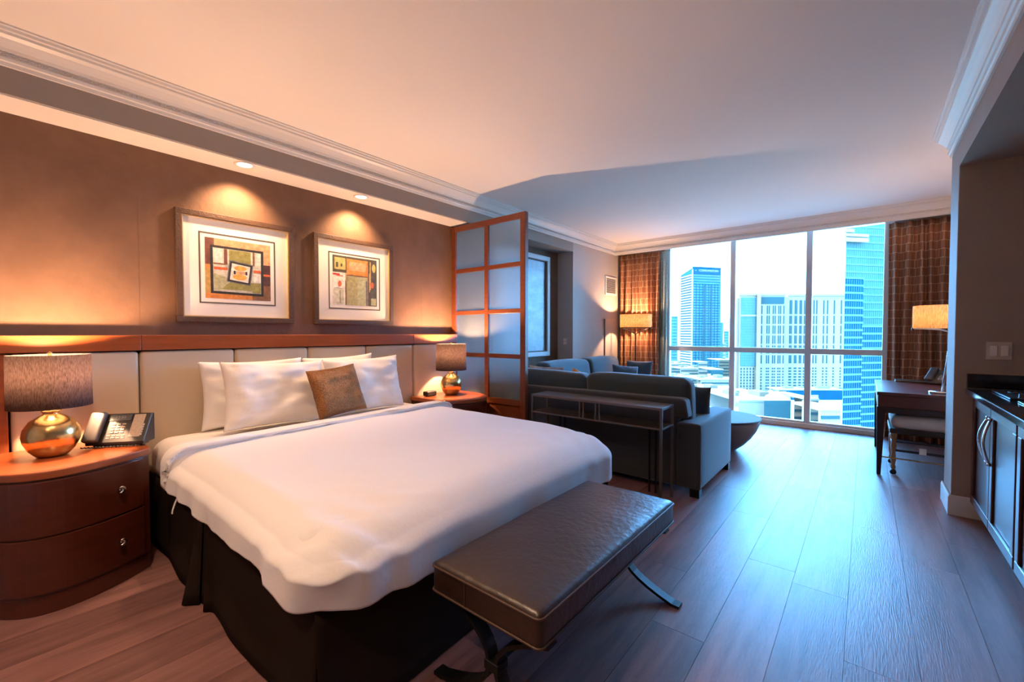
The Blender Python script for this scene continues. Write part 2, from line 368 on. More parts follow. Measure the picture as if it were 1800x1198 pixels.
crown('trim_8', (.47, YB, CEIL), (.47, 4.53, CEIL), (-1, 0, 0), bead=False)
# baseboards
def base(name, x0, x1, y0, y1): struct(name, MB().box(x0, x1, y0, y1, 0, .125).box(x0 + .003, x1 - .003, y0 + .003, y1 - .003, .125, .138), M['trimwhite'], bevel=.002)
base('baseboard_pillar', .455, .642, 4.175, 4.19); base('baseboard_pillar_side', .455, .47, 4.19, 4.545)
base('baseboard_left', XR, XR + .015, YB, -.62); base('baseboard_left_far', XL, XL + .015, 5.3, 6.86)
# ------------------------------------------------------------------ window
win = thing('window_1', 'floor to ceiling window of six panes in pale metal frames', None, (-1.15, 6.85, 0), kind='structure')
Wx = [-2.44, -1.493, -.585, .20]; wz0, wz1, wt = .065, 2.60, 1.012
bx('sill', M['trimwhite'], win, -2.48, .24, 6.80, 6.99, 0, .055, .004)
bx('bottom_rail', M['alu'], win, -2.48, .24, 6.83, 6.89, .055, .085)
for i, x in enumerate(Wx):
    hw = .034 if 0 < i < 3 else .045
    bx('jamb' if i in (0, 3) else 'mullion', M['alu'], win, x - hw, x + hw, 6.815, 6.90, .085, 2.60)
for i in range(3):
    xa, xb = Wx[i] + (.045 if i == 0 else .034), Wx[i + 1] - (.045 if i == 2 else .034)
    bx('transom', M['alu'], win, xa, xb, 6.82, 6.89, wt - .035, wt + .035)
    bx('pane', M['glass'], win, xa, xb, 6.857, 6.862, .085, wt - .035, 0)
    bx('pane', M['glass'], win, xa, xb, 6.857, 6.862, wt + .035, 2.60, 0)
# ------------------------------------------------------------------ curtains
def curtain(name, x0, x1, yc, amp, folds, mat, label, seed, z0=.012, z1=2.533, du=0):
    rr = random.Random(seed); mb = MB(); n = folds * 12; nz = 16; uv = []; us = [0.0]
    pts = []
    ph = [rr.uniform(.7, 1.3) for _ in range(folds + 2)]; off = [rr.uniform(-.35, .35) for _ in range(folds + 2)]
    for j in range(nz + 1):
        tz = j / nz; z = z0 + (z1 - z0) * tz; row = []
        for i in range(n + 1):
            u = i / n * folds; k = int(u); fr = u - k
            a = amp * (ph[k] * (1 - fr) + ph[k + 1] * fr) * (1 - .45 * tz ** 3)
            x = x0 + (x1 - x0) * i / n + .012 * math.sin(2.1 * u + 3 * tz)
            x = min(max(x, x0), x1)
            row.append((x, yc + a * math.sin(2 * PI * u + off[k] * (1 - fr) + off[k + 1] * fr + .5 * math.sin(2.2 * tz + u)), z))
        pts += row
    acc = 0; ul = [0]
    for i in range(n): 
        p, q = Vector(pts[i]), Vector(pts[i + 1]); acc += (q - p).length; ul.append(acc)
    for j in range(nz + 1):
        for i in range(n + 1): uv.append((ul[i] + du, z0 + (z1 - z0) * j / nz))
    fs = [(j * (n + 1) + i, j * (n + 1) + i + 1, (j + 1) * (n + 1) + i + 1, (j + 1) * (n + 1) + i) for j in range(nz) for i in range(n)]
    mb.add(pts, fs); mb.uv = uv
    return mb.build(name, mat, None, smooth=True, solid=.003, label=label, cat='curtain')
curtain('curtain', -3.215, -2.52, 6.725, .05, 8, M['curtain'], 'brown lattice curtain behind the floor lamp in the far corner', 3)
curtain('curtain', .19, 1.25, 6.725, .05, 11, M['curtain'], 'brown lattice curtain behind the wooden desk', 5, du=.3)
curtain('sheer_curtain', -2.515, -2.40, 6.735, .018, 3, M['sheer'], 'narrow pale sheer curtain beside the brown corner curtain', 8)
# ------------------------------------------------------------------ headboard
HX = -3.395
hb = thing('headboard', 'long cream upholstered headboard with cherry wood rail behind the bed', 'headboard', (-3.44, 1.6, 0))
bx('back_board', M['mahog'], hb, -3.499, -3.465, .05, 3.185, .02, 1.14, .002)
for a, b_ in ((-.58, .5765), (.5785, 2.6065), (2.6085, 3.185)):
    bx('rail', M['cherryh'], hb, -3.499, -3.385, a, b_, 1.146, 1.238, .004)
bx('side_panel', M['cherry'], hb, -3.499, -3.40, -.58, .046, .02, 1.144, .004)
HY = [.052, .568, 1.078, 1.588, 2.100, 2.608, 3.182]
for i in range(6):
    MB().rbox(-3.464, HX, HY[i] + .002, HY[i + 1] - .002, .30, 1.140, .022, 3, 6, bulge=(.012, 0, 0)).build('upholstered_panel', M['cream'], hb, smooth=True, weld=True)
# ------------------------------------------------------------------ nightstands
def catmull(P, k=5):
    out = []
    for i in range(len(P) - 1):
        p0, p1, p2, p3 = [Vector(P[max(0, min(len(P) - 1, j))]) for j in (i - 1, i, i + 1, i + 2)]
        for q in range(k):
            t = q / k; out.append(.5 * ((2 * p1) + (p2 - p0) * t + (2 * p0 - 5 * p1 + 4 * p2 - p3) * t * t + (3 * p1 - p0 - 3 * p2 + p3) * t ** 3))
    out.append(Vector(P[-1])); return out
FR = catmull([(-2.935, .528), (-2.875, .45), (-2.825, .36), (-2.79, .27), (-2.775, .17), (-2.80, .075), (-2.875, -.005), (-2.98, -.06), (-3.12, -.09), (-3.27, -.10)], 4)
def offs(P, d):
    out = []
    for i, p in enumerate(P):
        t = (P[min(i + 1, len(P) - 1)] - P[max(i - 1, 0)]).normalized(); out.append(p + Vector((-t.y, t.x)) * d)
    return out
def nightstand(mir, label):
    f = (lambda p: (p[0], 3.085 - p[1])) if mir else (lambda p: (p[0], p[1]))
    t = thing('nightstand', label, 'nightstand', (-3.1, 3.085 - .22 if mir else .22, 0), 'bow-front nightstands flanking the bed')
    def outline(d): return [f(p) for p in [(-3.376, .528 + d)] + offs(FR, d) + [(-3.376, -.10 - d)]]
    MB().prism(outline(-.012), 0, .085).build('plinth', M['mahog'], t, bevel=.003)
    body = MB().prism(outline(-.010), .086, .604).build('body', M['mahog'], t, bevel=.003)
    MB().prism(outline(.0), .605, .640).build('top', M['cherry'], t, bevel=.005)
    seg = [p for p in FR if p.y < .497 and p.y > -.07]
    kz = (.478, .217)
    for z0, z1, zk in ((.352, .596, kz[0]), (.098, .344, kz[1])):
        a = offs(seg, -.012); b_ = offs(seg, .0)
        d = MB().prism([f(p) for p in a + b_[::-1]], z0, z1).build('drawer', M['mahog'], t, bevel=.003)
        kp = min(seg, key=lambda p: abs(p.y - .385)); i = seg.index(kp); tt = (seg[i + 1] - seg[i - 1]).normalized(); nn = Vector((-tt.y, tt.x))
        kb = MB(); pts = []
        for q in range(9):
            an = math.radians(60 + 240 * q / 8); c = Vector((kp.x, kp.y)) + nn * .018
            pts.append((c.x + tt.x * .013 * math.cos(an), c.y + tt.y * .013 * math.cos(an), zk + .013 * math.sin(an)))
        pts = [(*f(p[:2]), p[2]) for p in pts]
        kb.tube(pts, [.003, .0055, .0075, .0085, .009, .0085, .0075, .0055, .003], 8)
        c0 = f(kp); c1 = f(Vector((kp.x, kp.y)) + nn * .016); kb.tube([(*c0, zk), (*c1, zk)], .004, 8)
        kb.build('knob', M['chrome'], d, smooth=True, label='crescent shaped chrome drawer knob')
    for px, py in ((-2.95, .49), (-2.86, .09)):
        q = f((px, py)); MB().lathe([(.008, -.0005), (.008, .006)], q, 10).build('glide', M['chrome'], t)
    return t
nightstand(False, 'bow-front cherry nightstand under the telephone, nearest the camera')
nightstand(True, 'bow-front cherry nightstand beside the glass-paned room divider')
# ------------------------------------------------------------------ bedside lamps
def bedlamp(x, y, z, label, power):
    t = thing('table_lamp', label, 'lamp', (x, y, z), 'gold bedside lamps with charcoal drum shades')
    MB().lathe([(0, z + .001), (.050, z + .001), (.060, z + .006), (.084, z + .035), (.101, z + .075), (.106, z + .105), (.100, z + .14), (.078, z + .178), (.05, z + .198), (.032, z + .207), (.029, z + .213), (.036, z + .222), (.036, z + .226), (.012, z + .228)], (x, y), 40).build('base', M['gold'], t, smooth=True)
    MB().lathe([(.008, z + .226), (.008, z + .30), (.014, z + .302), (.014, z + .325), (0, z + .325)], (x, y), 12).build('stem', M['brass'], t, smooth=True)
    MB().lathe([(.012, z + .325), (.026, z + .35), (.030, z + .375), (.022, z + .398), (0, z + .41)], (x, y), 16).build('bulb', M['bulb'], t, smooth=True)
    MB().lathe([(.150, z + .245), (.147, z + .245), (.145, z + .503), (.148, z + .503)], (x, y), 56, closed=True).build('shade', M['shade'], t, smooth=True, label='charcoal linen drum shade')
    h = MB()
    for a in (0, 2 * PI / 3, 4 * PI / 3): h.tube([(x, y, z + .495), (x + .145 * math.cos(a), y + .145 * math.sin(a), z + .495)], .0022, 6)
    for s_ in (-1, 1): h.tube([(x, y + s_ * .012, z + .31), (x, y + s_ * .05, z + .35), (x, y + s_ * .052, z + .42), (x, y + s_ * .025, z + .475), (x, y, z + .495)], .0018, 6)
    h.build('harp', M['brass'], t, smooth=True)
    MB().lathe([(0, z + .494), (.008, z + .496), (.005, z + .503), (.011, z + .510), (.006, z + .519), (0, z + .521)], (x, y), 12).build('finial', M['brass'], t, smooth=True)
    spot_light('lamp_light', 'POINT', (x, y, z + .440), power, size=.022, parent=t)
bedlamp(-3.125, .182, .640, 'gold ball table lamp with grey shade beside the telephone', 78)
bedlamp(-3.175, 2.90, .640, 'gold ball table lamp with grey shade in front of the room divider', 78)
# ------------------------------------------------------------------ telephone and alarm clock
def phone(name, label, org, e1, wd, dp, ht, full=True, body='blackplastic', txt='12:50'):
    e1 = Vector((*e1, 0)).normalized(); e2 = Vector((-e1.y, e1.x, 0)); o = Vector(org)
    mt = Matrix(((e1.x, e2.x, 0, o.x), (e1.y, e2.y, 0, o.y), (0, 0, 1, o.z), (0, 0, 0, 1)))
    t = thing(name, label, 'telephone', tuple(o))
    th = math.atan2(ht - .03, dp - .02)
    pr = [(0, .012), (0, .028), (dp - .02, ht), (dp, ht - .004), (dp, .012)]
    MB().prism([(p[0], p[1]) for p in pr], 0, wd, 'x').tf(mt).build('body', M[body], t, bevel=.005)
    MB().box(.02, wd - .02, .03, dp - .02, 0, .013).tf(mt).build('foot', M['blackplastic'], t)
    # face frame: u along width, v up the slope, n out of the face
    L_ = math.hypot(dp - .02, ht - .028); sv = Vector((0, (dp - .02) / L_, (ht - .028) / L_)); nv = Vector((0, -sv.z, sv.y))
    fm = mt @ Matrix(((1, 0, 0, 0), (0, sv.y, nv.y, 0), (0, sv.z, nv.z, .028), (0, 0, 0, 1)))
    hs = MB().rbox(-.004, wd * .25, -.004, L_ + .002, .002, .036, .012, 3, 5).tf(fm).build('handset', M['greyplastic'], t, smooth=True, weld=True)
    MB().box(wd * .27, wd * .66, L_ * .74, L_ * .95, 0, .004).tf(fm).build('display', M['lcd'], t)
    if full:
        text_mesh(txt, .022, .0004, M['lcdtext'], 'display_digits', t, fm @ Matrix.Translation((wd * .47, L_ * .845, .0047)))
        k = MB()
        for i in range(3):
            for j in range(4): k.rbox(wd * (.36 + .088 * i), wd * (.36 + .088 * i) + .017, L_ * (.30 + .095 * j), L_ * (.30 + .095 * j) + .008, 0, .005, .002, 1, 1)
        for i in range(4):
            for j in range(2): k.box(wd * (.33 + .085 * i), wd * (.33 + .085 * i) + .015, L_ * (.13 + .075 * j), L_ * (.13 + .075 * j) + .004, 0, .003)
        k.tf(fm).build('keypad', M['key'], t, kind='stuff')
        MB().box(wd * .70, wd * .90, L_ * .16, L_ * .95, 0, .002).tf(fm).build('instruction_card', M['card'], t)
        k = MB()
        for j in range(5): k.box(wd * .905, wd * .93, L_ * (.2 + .085 * j), L_ * (.2 + .085 * j) + .010, 0, .004)
        k.tf(fm).build('side_keys', M['key'], t, kind='stuff')
        pts = []
        for i in range(90):
            s_ = i / 89; pts.append(mt @ Vector((-.01 + wd * 1.0 * s_, -.016 + .006 * math.cos(i * 1.15), .0065 + .004 * (1 + math.sin(i * 1.15)) / 2)))
        MB().tube([tuple(p) for p in pts], .0032, 6).build('coiled_cord', M['blackplastic'], t, smooth=True)
    else:
        k = MB()
        for i in range(3):
            for j in range(4): k.box(wd * (.36 + .088 * i), wd * (.36 + .088 * i) + .014, L_ * (.2 + .11 * j), L_ * (.2 + .11 * j) + .008, 0, .003)
        k.tf(fm).build('keypad', M['key'], t, kind='stuff')
phone('telephone', 'black desk telephone with keypad on the near nightstand', (-3.165, .300, .641), (.60, .80), .265, .11, .165)
t = thing('alarm_clock', 'small black alarm clock on the far nightstand', 'clock', (-3.25, 2.69, .641))
MB().rbox(-3.285, -3.215, 2.63, 2.75, .645, .69, .012, 3, 4).build('case', M['blackplastic'], t, smooth=True, weld=True)
bx('screen', M['lcd'], t, -3.2165, -3.213, 2.645, 2.735, .655, .682, .001)
for yy in (2.645, 2.735): MB().lathe([(.008, .6405), (.008, .647)], (-3.25, yy), 10).build('foot', M['blackplastic'], t)
# ------------------------------------------------------------------ bed
BX0, BX1, BY0, BY1 = -3.385, -1.26, .60, 2.49
bed = thing('bed', 'king bed with white bedding and dark brown pleated skirt', 'bed', (-2.3, 1.55, 0))
bx('box_spring', M['skirt'], bed, BX0, BX1 - .03, BY0 + .03, BY1 - .03, .05, .36, .01)
for x in (BX0 + .1, BX1 - .15):
    for y in (BY0 + .12, BY1 - .12): MB().lathe([(.02, 0), (.025, .05)], (x, y), 12).build('leg', M['iron'], bed)
def nz(p, s, off=0): return noise.noise(Vector((p[0] * s[0] + off, p[1] * s[1], p[2] * s[2])))
def mat_f(p):
    return p + Vector((0, .006 * nz(p, (9, 5, 5), 3), .004 * nz(p, (7, 7, 4))))
ms = MB().rbox(BX0 + .005, BX1 - .06, BY0 - .005, BY1 + .005, .365, .612, .10, 5, 22, f=mat_f).build('mattress', M['linen'], bed, smooth=True, weld=True)
MB().strap([(-2.53, .553, .47), (-2.535, .543, .44), (-2.545, .535, .405), (-2.55, .533, .385)], (1, .2, 0), .012, .002).build('care_tag', M['linen2'], ms)
# skirt: near side, foot and far side, with open pleats
def skirt_strip(path, name='skirt_panel'):
    mb = MB(); n = len(path); nzz = 8; vs = []
    for j in range(nzz + 1):
        tz = j / nzz
        for (x, y, dx, dy) in path:
            g = (1 - tz) ** 1.2; vs.append((x + dx * g, y + dy * g, .006 + .40 * tz))
    mb.add(vs, [(j * n + i, j * n + i + 1, (j + 1) * n + i + 1, (j + 1) * n + i) for j in range(nzz) for i in range(n - 1)])
    mb.build(name, M['skirt'], bed, smooth=True, solid=.004)
near = []
N = 110
for i in range(N + 1):
    x = BX0 + (BX1 - BX0) * i / N; d = -.012 - .008 * math.sin(x * 9) - .006 * nz((x, 0, 0), (5, 1, 1))
    u = x + 2.40
    if -.09 < u < .10: d -= .062 * math.exp(-(u / .045) ** 2)
    if .10 <= u < .2: d -= .03 * math.exp(-((u - .13) / .02) ** 2)
    near.append((x, BY0, 0, d))
k = min(range(N), key=lambda i: abs(near[i][0] + 2.325))
skirt_strip(near[:k]); skirt_strip([(x, y + .006, dx, dy + .004) for x, y, dx, dy in near[k - 1:]])
foot = []
for i in range(91):
    y = BY0 + (BY1 - BY0) * i / 90; foot.append((BX1, y, .012 + .008 * math.sin(y * 8 + 1) + (.03 * math.exp(-((y - BY0) / .05) ** 2)), 0))
skirt_strip(foot)
skirt_strip([(x, BY1, dx, -dy) for x, y, dx, dy in near])
# ------------------------------------------------------------------ duvet
DX0, DX1, DY0, DY1, DZ0, DZ1 = -2.88, -1.185, .545, 2.525, .30, .640
def hem(x, y):
    near_ = max(0, min(1, (1.5 - y) / .9)); footf = max(0, min(1, (x + 1.6) / .35))
    side = .468 + .008 * math.sin(x * 7); ft = .412 - .045 * math.sin(max(0, min(1, (y - .6) / .9)) * PI / 2)
    return side * (1 - footf) + ft * footf if y < 2.2 else (.44 * (1 - footf) + .35 * footf)
def duv_f(p):
    x, y, z = p
    if z < .585:
        k = (.585 - z) / (.585 - DZ0); h = hem(x, y); z = .585 - k * (.585 - h)
        # flare and folds in the hanging sides
        fy = max(0, (DY0 + .12 - y) / .12) - max(0, (y - DY1 + .12) / .12); fx = max(0, (x - DX1 + .12) / .12)
        wob = .020 * nz((x, y, z), (6, 5, .8), 5) + .008 * nz((x, y, z), (13, 11, 1.0), 9)
        wob *= .9 * k ** 1.25; y -= fy * (wob + .006 * k); x += fx * (wob * 1.2 - .012 * k)
    d1 = math.hypot(x + 1.28, y - .66); d2 = math.hypot(x + 1.27, y - 2.38)
    a1 = math.atan2(y - .62, x + 1.24)
    w1 = math.exp(-(d1 / .30) ** 2); w2 = math.exp(-(d2 / .28) ** 2)
    cr = w1 * (.010 * math.sin(x * 30 - y * 38 + 4 * nz(p, (4, 4, 4))) + .005 * math.sin(x * 58 - y * 44 + 3 * nz(p, (6, 6, 6), 3))) + w2 * .006 * math.sin(x * 30 + y * 38)
    z += .0055 * nz((x, y, 0), (3.2, 2.4, 1), 2) + .003 * nz((x, y, 0), (9, 6, 1), 7) + cr * .55
    sm = max(0, min(1, (p[2] - .40) / .22)); sm = sm * sm * (3 - 2 * sm)
    if sm > 0:
        z -= sm * (.030 * w1 + .02 * w2)
        z += sm * (.006 * math.exp(-((y - 1.55) / .6) ** 2) - .02 * max(0, (x + 1.62) / .4) ** 2)
    y += cr * .30; x -= cr * .30
    return Vector((x, y, z))
dv = MB().rbox(DX0, DX1, DY0, DY1, DZ0, DZ1, .168, 16, 60, skip='z-x-', f=duv_f, flat=True).build('duvet', M['linen'], None, smooth=True, weld=True, solid=.010, label='smooth white duvet spread over the king bed', cat='duvet')
def fold_f(p):
    q = duv_f(p); return q
MB().rbox(DX0 - .03, DX0 + .34, DY0 - .010, DY1 + .010, .47, DZ1 + .028, .135, 8, 14, skip='z-x-', flat=True, f=lambda p: Vector((min(p.x, DX0 + .17), p.y, p.z)) + Vector((-.05 * (p.y - 1.5), .004 * nz(p, (9, 3, 3)), .003 * nz(p, (6, 6, 1))))).build('sheet_fold', M['linen'], dv, smooth=True, weld=True, solid=.016, label='turned-down white sheet edge')
# ------------------------------------------------------------------ pillows
def pillow(name, c, a, b_, th, lean, mat, label, yaw=0, roll=0, cat='pillow', group=None, pinch=.07, wr=.008, seed=0, n=26, droop=0):
    """upright pillow: width 2a, height 2b, leaning back by lean; face turned by yaw about z (0 = faces +x)"""
    mb = MB(); fs = []
    for sg in (1, -1):
        vs = []
        for i in range(n + 1):
            for j in range(n + 1):
                u = -1 + 2 * i / n; v = -1 + 2 * j / n
                u = math.sin(u * PI / 2) * .6 + u * .4; v = math.sin(v * PI / 2) * .6 + v * .4
                h = th * (max(0, 1 - u ** 4) * max(0, 1 - v ** 4)) ** .55 * (1 - .12 * v)
                y = a * u * (1 - pinch * (1 - v * v)); z = b_ * v * (1 - pinch * 1.1 * (1 - u * u)) - droop * abs(u) ** 3 * (v + 1) / 2
                e = min(1, h / th * 2)
                d = wr * noise.noise(Vector((u * 2.2 + seed, v * 2.6, sg * 3 + seed))) * e + .6 * wr * noise.noise(Vector((u * 5 + v * 2 + seed, v * 6 - u, sg * 3))) * e
                vs.append(Vector((sg * (h / 2) + d, y, z)))
        m_ = n + 1
        fs = [(i * m_ + j, (i + 1) * m_ + j, (i + 1) * m_ + j + 1, i * m_ + j + 1) for i in range(n) for j in range(n)]
        mb.add(vs, fs)
    R_ = Matrix.Translation(c) @ Matrix.Rotation(yaw, 4, 'Z') @ Matrix.Rotation(-lean, 4, 'Y') @ Matrix.Rotation(roll, 4, 'X')
    mb.tf(R_)
    return mb.build(name, mat, None, smooth=True, weld=True, label=label, cat=cat, group=group, origin=c)
G = 'white pillows stacked against the headboard'
pillow('pillow', (-3.295, 1.17, .842), .33, .225, .11, .12, M['linen2'], 'white pillow at the back on the near side of the bed, mostly hidden', roll=.0, group=G, seed=1, wr=.02)
pillow('pillow', (-3.295, 1.81, .846), .30, .225, .11, .12, M['linen2'], 'white pillow at the back on the far side of the bed, mostly hidden', roll=.03, group=G, seed=4, wr=.02)
pillow('pillow', (-3.10, 1.235, .842), .33, .222, .16, .24, M['linen2'], 'white pillow in front on the near side of the bed, left of the bronze cushion', roll=-.03, group=G, seed=2, wr=.026)
pillow('pillow', (-3.11, 1.915, .840), .333, .220, .155, .22, M['linen2'], 'white pillow in front on the far side of the bed, right of the bronze cushion', roll=.02, group=G, seed=3, wr=.024)
pillow('throw_cushion', (-2.925, 1.575, .838), .185, .178, .12, .36, M['sequin'], 'square bronze sequin cushion leaning in the middle of the bed', roll=.10, cat='cushion', seed=5, wr=.01, pinch=.05)
# ------------------------------------------------------------------ pictures over the bed
def cm(name, c, r=.6): 
    if name not in M: M[name] = pmat(name, c, r, var=.40, vscale=34, detail=7)
    return M[name]
def picture(y0, y1, z0, z1, label, patches):
    t = thing('framed_picture', label, 'picture', (-3.48, (y0 + y1) / 2, z0), 'framed abstract prints above the bed')
    fw = .038; X0, X1 = -3.498, -3.462
    for a in ((y0, y1, z1 - fw, z1), (y0, y1, z0, z0 + fw)): bx('frame_side', M['frame'], t, X0, X1, *a, .004)
    for a in ((y0, y0 + fw, z0 + fw, z1 - fw), (y1 - fw, y1, z0 + fw, z1 - fw)): bx('frame_side', M['frame'], t, X0, X1, *a, .004)
    g = MB(); i0, i1 = fw, fw + .006
    g.box(X0, X1 - .008, y0 + i0, y1 - i0, z1 - i1, z1 - i0).box(X0, X1 - .008, y0 + i0, y1 - i0, z0 + i0, z0 + i1).box(X0, X1 - .008, y0 + i0, y0 + i1, z0 + i1, z1 - i1).box(X0, X1 - .008, y1 - i1, y1 - i0, z0 + i1, z1 - i1)
    g.build('gilt_slip', M['gilt'], t)
    bx('mat_board', M['mat'], t, X0, X0 + .012, y0 + i1, y1 - i1, z0 + i1, z1 - i1, 0)
    S = y1 - y0; a = .175 * S; l = .009; ml = MB(); xs = (X0 + .0115, X0 + .0135)
    ml.box(*xs, y0 + a, y1 - a, z1 - a - l, z1 - a).box(*xs, y0 + a, y1 - a, z0 + a, z0 + a + l).box(*xs, y0 + a, y0 + a + l, z0 + a + l, z1 - a - l).box(*xs, y1 - a - l, y1 - a, z0 + a + l, z1 - a - l)
    ml.build('mat_line', M['matline'], t)
    b_ = .222 * S; W = S - 2 * b_
    mats = []; mb = MB()
    for q, (mname, poly) in enumerate(patches):
        mm = M[mname]
        if mm not in mats: mats.append(mm)
        mb.cur = mats.index(mm); x = X0 + .0125 + .00012 * q
        n = len(poly); vs = [(x, y0 + b_ + W * p[0], z0 + b_ + W * p[1]) for p in poly]
        mb.add(vs, [tuple(range(n))])
    mb.build('print', mats, t)
def rc(a, b_, c, d): return [(a, c), (b_, c), (b_, d), (a, d)]
def el(cx, cy, rx, ry, n=20, rot=0): return [(cx + rx * math.cos(2 * PI * i / n) * math.cos(rot) - ry * math.sin(2 * PI * i / n) * math.sin(rot), cy + rx * math.cos(2 * PI * i / n) * math.sin(rot) + ry * math.sin(2 * PI * i / n) * math.cos(rot)) for i in range(n)]
def rot4(cx, cy, h, an): return [(cx + h * 1.414 * math.cos(an + PI / 4 + k * PI / 2), cy + h * 1.414 * math.sin(an + PI / 4 + k * PI / 2)) for k in range(4)]
for n_, c_ in (('ink_plum', (.16, .06, .045)), ('ink_peach', (.56, .33, .17)), ('ink_darkplum', (.075, .03, .028)), ('ink_ochre', (.42, .26, .07)), ('ink_orange', (.58, .22, .05)), ('ink_black', (.025, .024, .028)), ('ink_pale', (.52, .52, .44)), ('ink_white', (.68, .66, .62)), ('ink_olive', (.26, .25, .075)), ('ink_sage', (.37, .38, .22)), ('ink_red', (.58, .12, .04)), ('ink_bright', (.72, .36, .08)), ('ink_brown', (.20, .10, .05)), ('ink_yellow', (.50, .40, .13)), ('ink_dark', (.07, .065, .05)), ('ink_slate', (.12, .13, .16)), ('ink_green', (.33, .31, .15)), ('ink_crimson', (.50, .03, .03))): cm(n_, c_)
picture(.770, 1.518, 1.325, 2.072, 'abstract print with a square spiral of blocks, nearer the camera', [
    ('ink_peach', rc(0, 1, 0, 1)), ('ink_plum', rc(0, .13, .56, 1)), ('ink_ochre', rc(0, .12, .08, .56)), ('ink_darkplum', rc(.84, 1, .27, .64)), ('ink_orange', rc(0, .72, 0, .09)), ('ink_brown', rc(.70, 1, 0, .27)), ('ink_red', rc(.84, 1, .44, .475)), ('ink_orange', rc(0, .1, .5, .55)),
    ('ink_black', [(.075, .085), (.88, .075), (.885, .88), (.07, .885)]), ('ink_pale', [(.115, .125), (.84, .115), (.845, .84), (.11, .845)]),
    ('ink_white', rc(.125, .25, .60, .83)), ('ink_plum', rc(.27, .32, .58, .84)), ('ink_brown', rc(.115, .3, .57, .595)), ('ink_olive', rc(.345, .68, .60, .835)), ('ink_brown', rc(.71, .74, .6, .84)), ('ink_white', rc(.75, .835, .62, .83)), ('ink_red', rc(.125, .32, .485, .53)), ('ink_red', rc(.72, .84, .485, .53)),
    ('ink_olive', [(.22, .16), (.70, .16), (.70, .3), (.40, .33)]), ('ink_sage', [(.12, .14), (.22, .16), (.38, .34), (.12, .42)]), ('ink_olive', rc(.70, .835, .13, .3)), ('ink_white', rc(.72, .835, .31, .47)),
    ('ink_slate', rot4(.51, .455, .185, -.13)), ('ink_black', rot4(.51, .455, .17, -.13)), ('ink_white', rot4(.51, .455, .142, -.13)), ('ink_bright', el(.515, .535, .095, .045)), ('ink_bright', el(.505, .385, .11, .05)), ('ink_peach', rc(.43, .60, .435, .485)), ('ink_black', rc(.41, .44, .43, .49)), ('ink_black', rc(.59, .62, .43, .49))])
picture(1.676, 2.434, 1.325, 2.072, 'abstract print with a green panel and white column, nearer the divider', [
    ('ink_peach', rc(0, 1, 0, 1)), ('ink_dark', rc(0, .30, .66, 1)), ('ink_yellow', rc(.04, .28, .72, .96)), ('ink_dark', rc(.07, .12, .76, .86)), ('ink_dark', rc(.17, .21, .78, .84)), ('ink_white', rc(0, .27, 0, .66)), ('ink_crimson', rc(0, .15, .60, .635)), ('ink_red', rc(.08, .22, .58, .60)), ('ink_pale', rc(.02, .24, .02, .33)), ('ink_black', rc(.03, .21, .335, .342)), ('ink_red', el(.15, .43, .04, .06)), ('ink_olive', rc(.145, .165, .04, .3)),
    ('ink_black', rc(.27, .285, 0, .5)), ('ink_dark', rc(.26, .80, .955, 1)), ('ink_orange', rc(.30, .78, .63, .955)), ('ink_peach', rc(.36, .74, .72, .9)), ('ink_green', rc(.30, .78, 0, .62)), ('ink_sage', rc(.54, .76, 0, .6)), ('ink_brown', rc(.3, .78, .605, .62)), ('ink_slate', rc(.735, .775, 0, .53)), ('ink_dark', rc(.79, 1, 0, 1)), ('ink_ochre', rc(.83, .86, .35, .95)), ('ink_yellow', el(.93, .82, .045, .09)), ('ink_red', el(.89, .45, .035, .07)), ('ink_sage', rc(.86, .98, .02, .17)), ('ink_peach', rc(.815, .83, .3, .7))])
# ------------------------------------------------------------------ soffit downlights
for (x, y, lab) in ((-3.315, 1.13, 'lit round downlight above the picture nearer the camera'), (-3.325, 2.02, 'lit round downlight above the picture nearer the divider')):
    z = SOF - .006
    t = thing('downlight', lab, 'ceiling light', (x, y, z), 'recessed downlights in the soffit')
    MB().lathe([(.045, z - .001), (.064, z - .001), (.064, z - .004), (.058, z - .007), (.045, z - .003)], (x, y), 32, closed=True).build('trim_ring', M['trimwhite'], t, smooth=True)
    MB().lathe([(0, z - .0025), (.044, z - .0025), (.044, z - .0005), (0, z - .0005)], (x, y), 24).build('lens', M['downl'], t)
    l = spot_light('downlight_beam', 'SPOT', (x, y, z - .02), 60, (1, .60, .33), .025, t, spot_size=math.radians(112), spot_blend=.9)
    l.rotation_euler = (0, math.radians(14), 0)
# ------------------------------------------------------------------ room divider
dv_ = thing('room_divider', 'tall cherry wood divider with eight frosted panes beyond the bed', 'room divider', (-2.98, 3.22, 0))
Y0, Y1 = 3.196, 3.244; DXL, DXR = -3.488, -2.475
for a, b_ in ((DXL, DXL + .065), (DXR - .062, DXR)): bx('stile', M['divwood'], dv_, a, b_, Y0, Y1, 0, 2.392, .004)
mx0, mx1 = -3.002, -2.950
bx('centre_stile', M['divwood'], dv_, mx0, mx1, Y0 + .002, Y1 - .002, .0905, 2.334, .003)
ZR = [(2.335, 2.392), (1.890, 1.932), (1.444, 1.486), (1.003, 1.045), (.545, .605), (.02, .09)]
for z0, z1 in (ZR[0], ZR[5]): bx('rail', M['divwood'], dv_, DXL + .065, DXR - .062, Y0 + .002, Y1 - .002, z0, z1, .003)
for z0, z1 in ZR[1:5]:
    for a, b_ in ((DXL + .065, mx0), (mx1, DXR - .062)): bx('rail', M['divwood'], dv_, a, b_, Y0 + .004, Y1 - .004, z0, z1, .003)
for i in range(4):
    for a, b_ in ((DXL + .065, mx0), (mx1, DXR - .062)): bx('pane', M['frost'], dv_, a, b_, 3.216, 3.223, ZR[i + 1][1], ZR[i][0], 0)
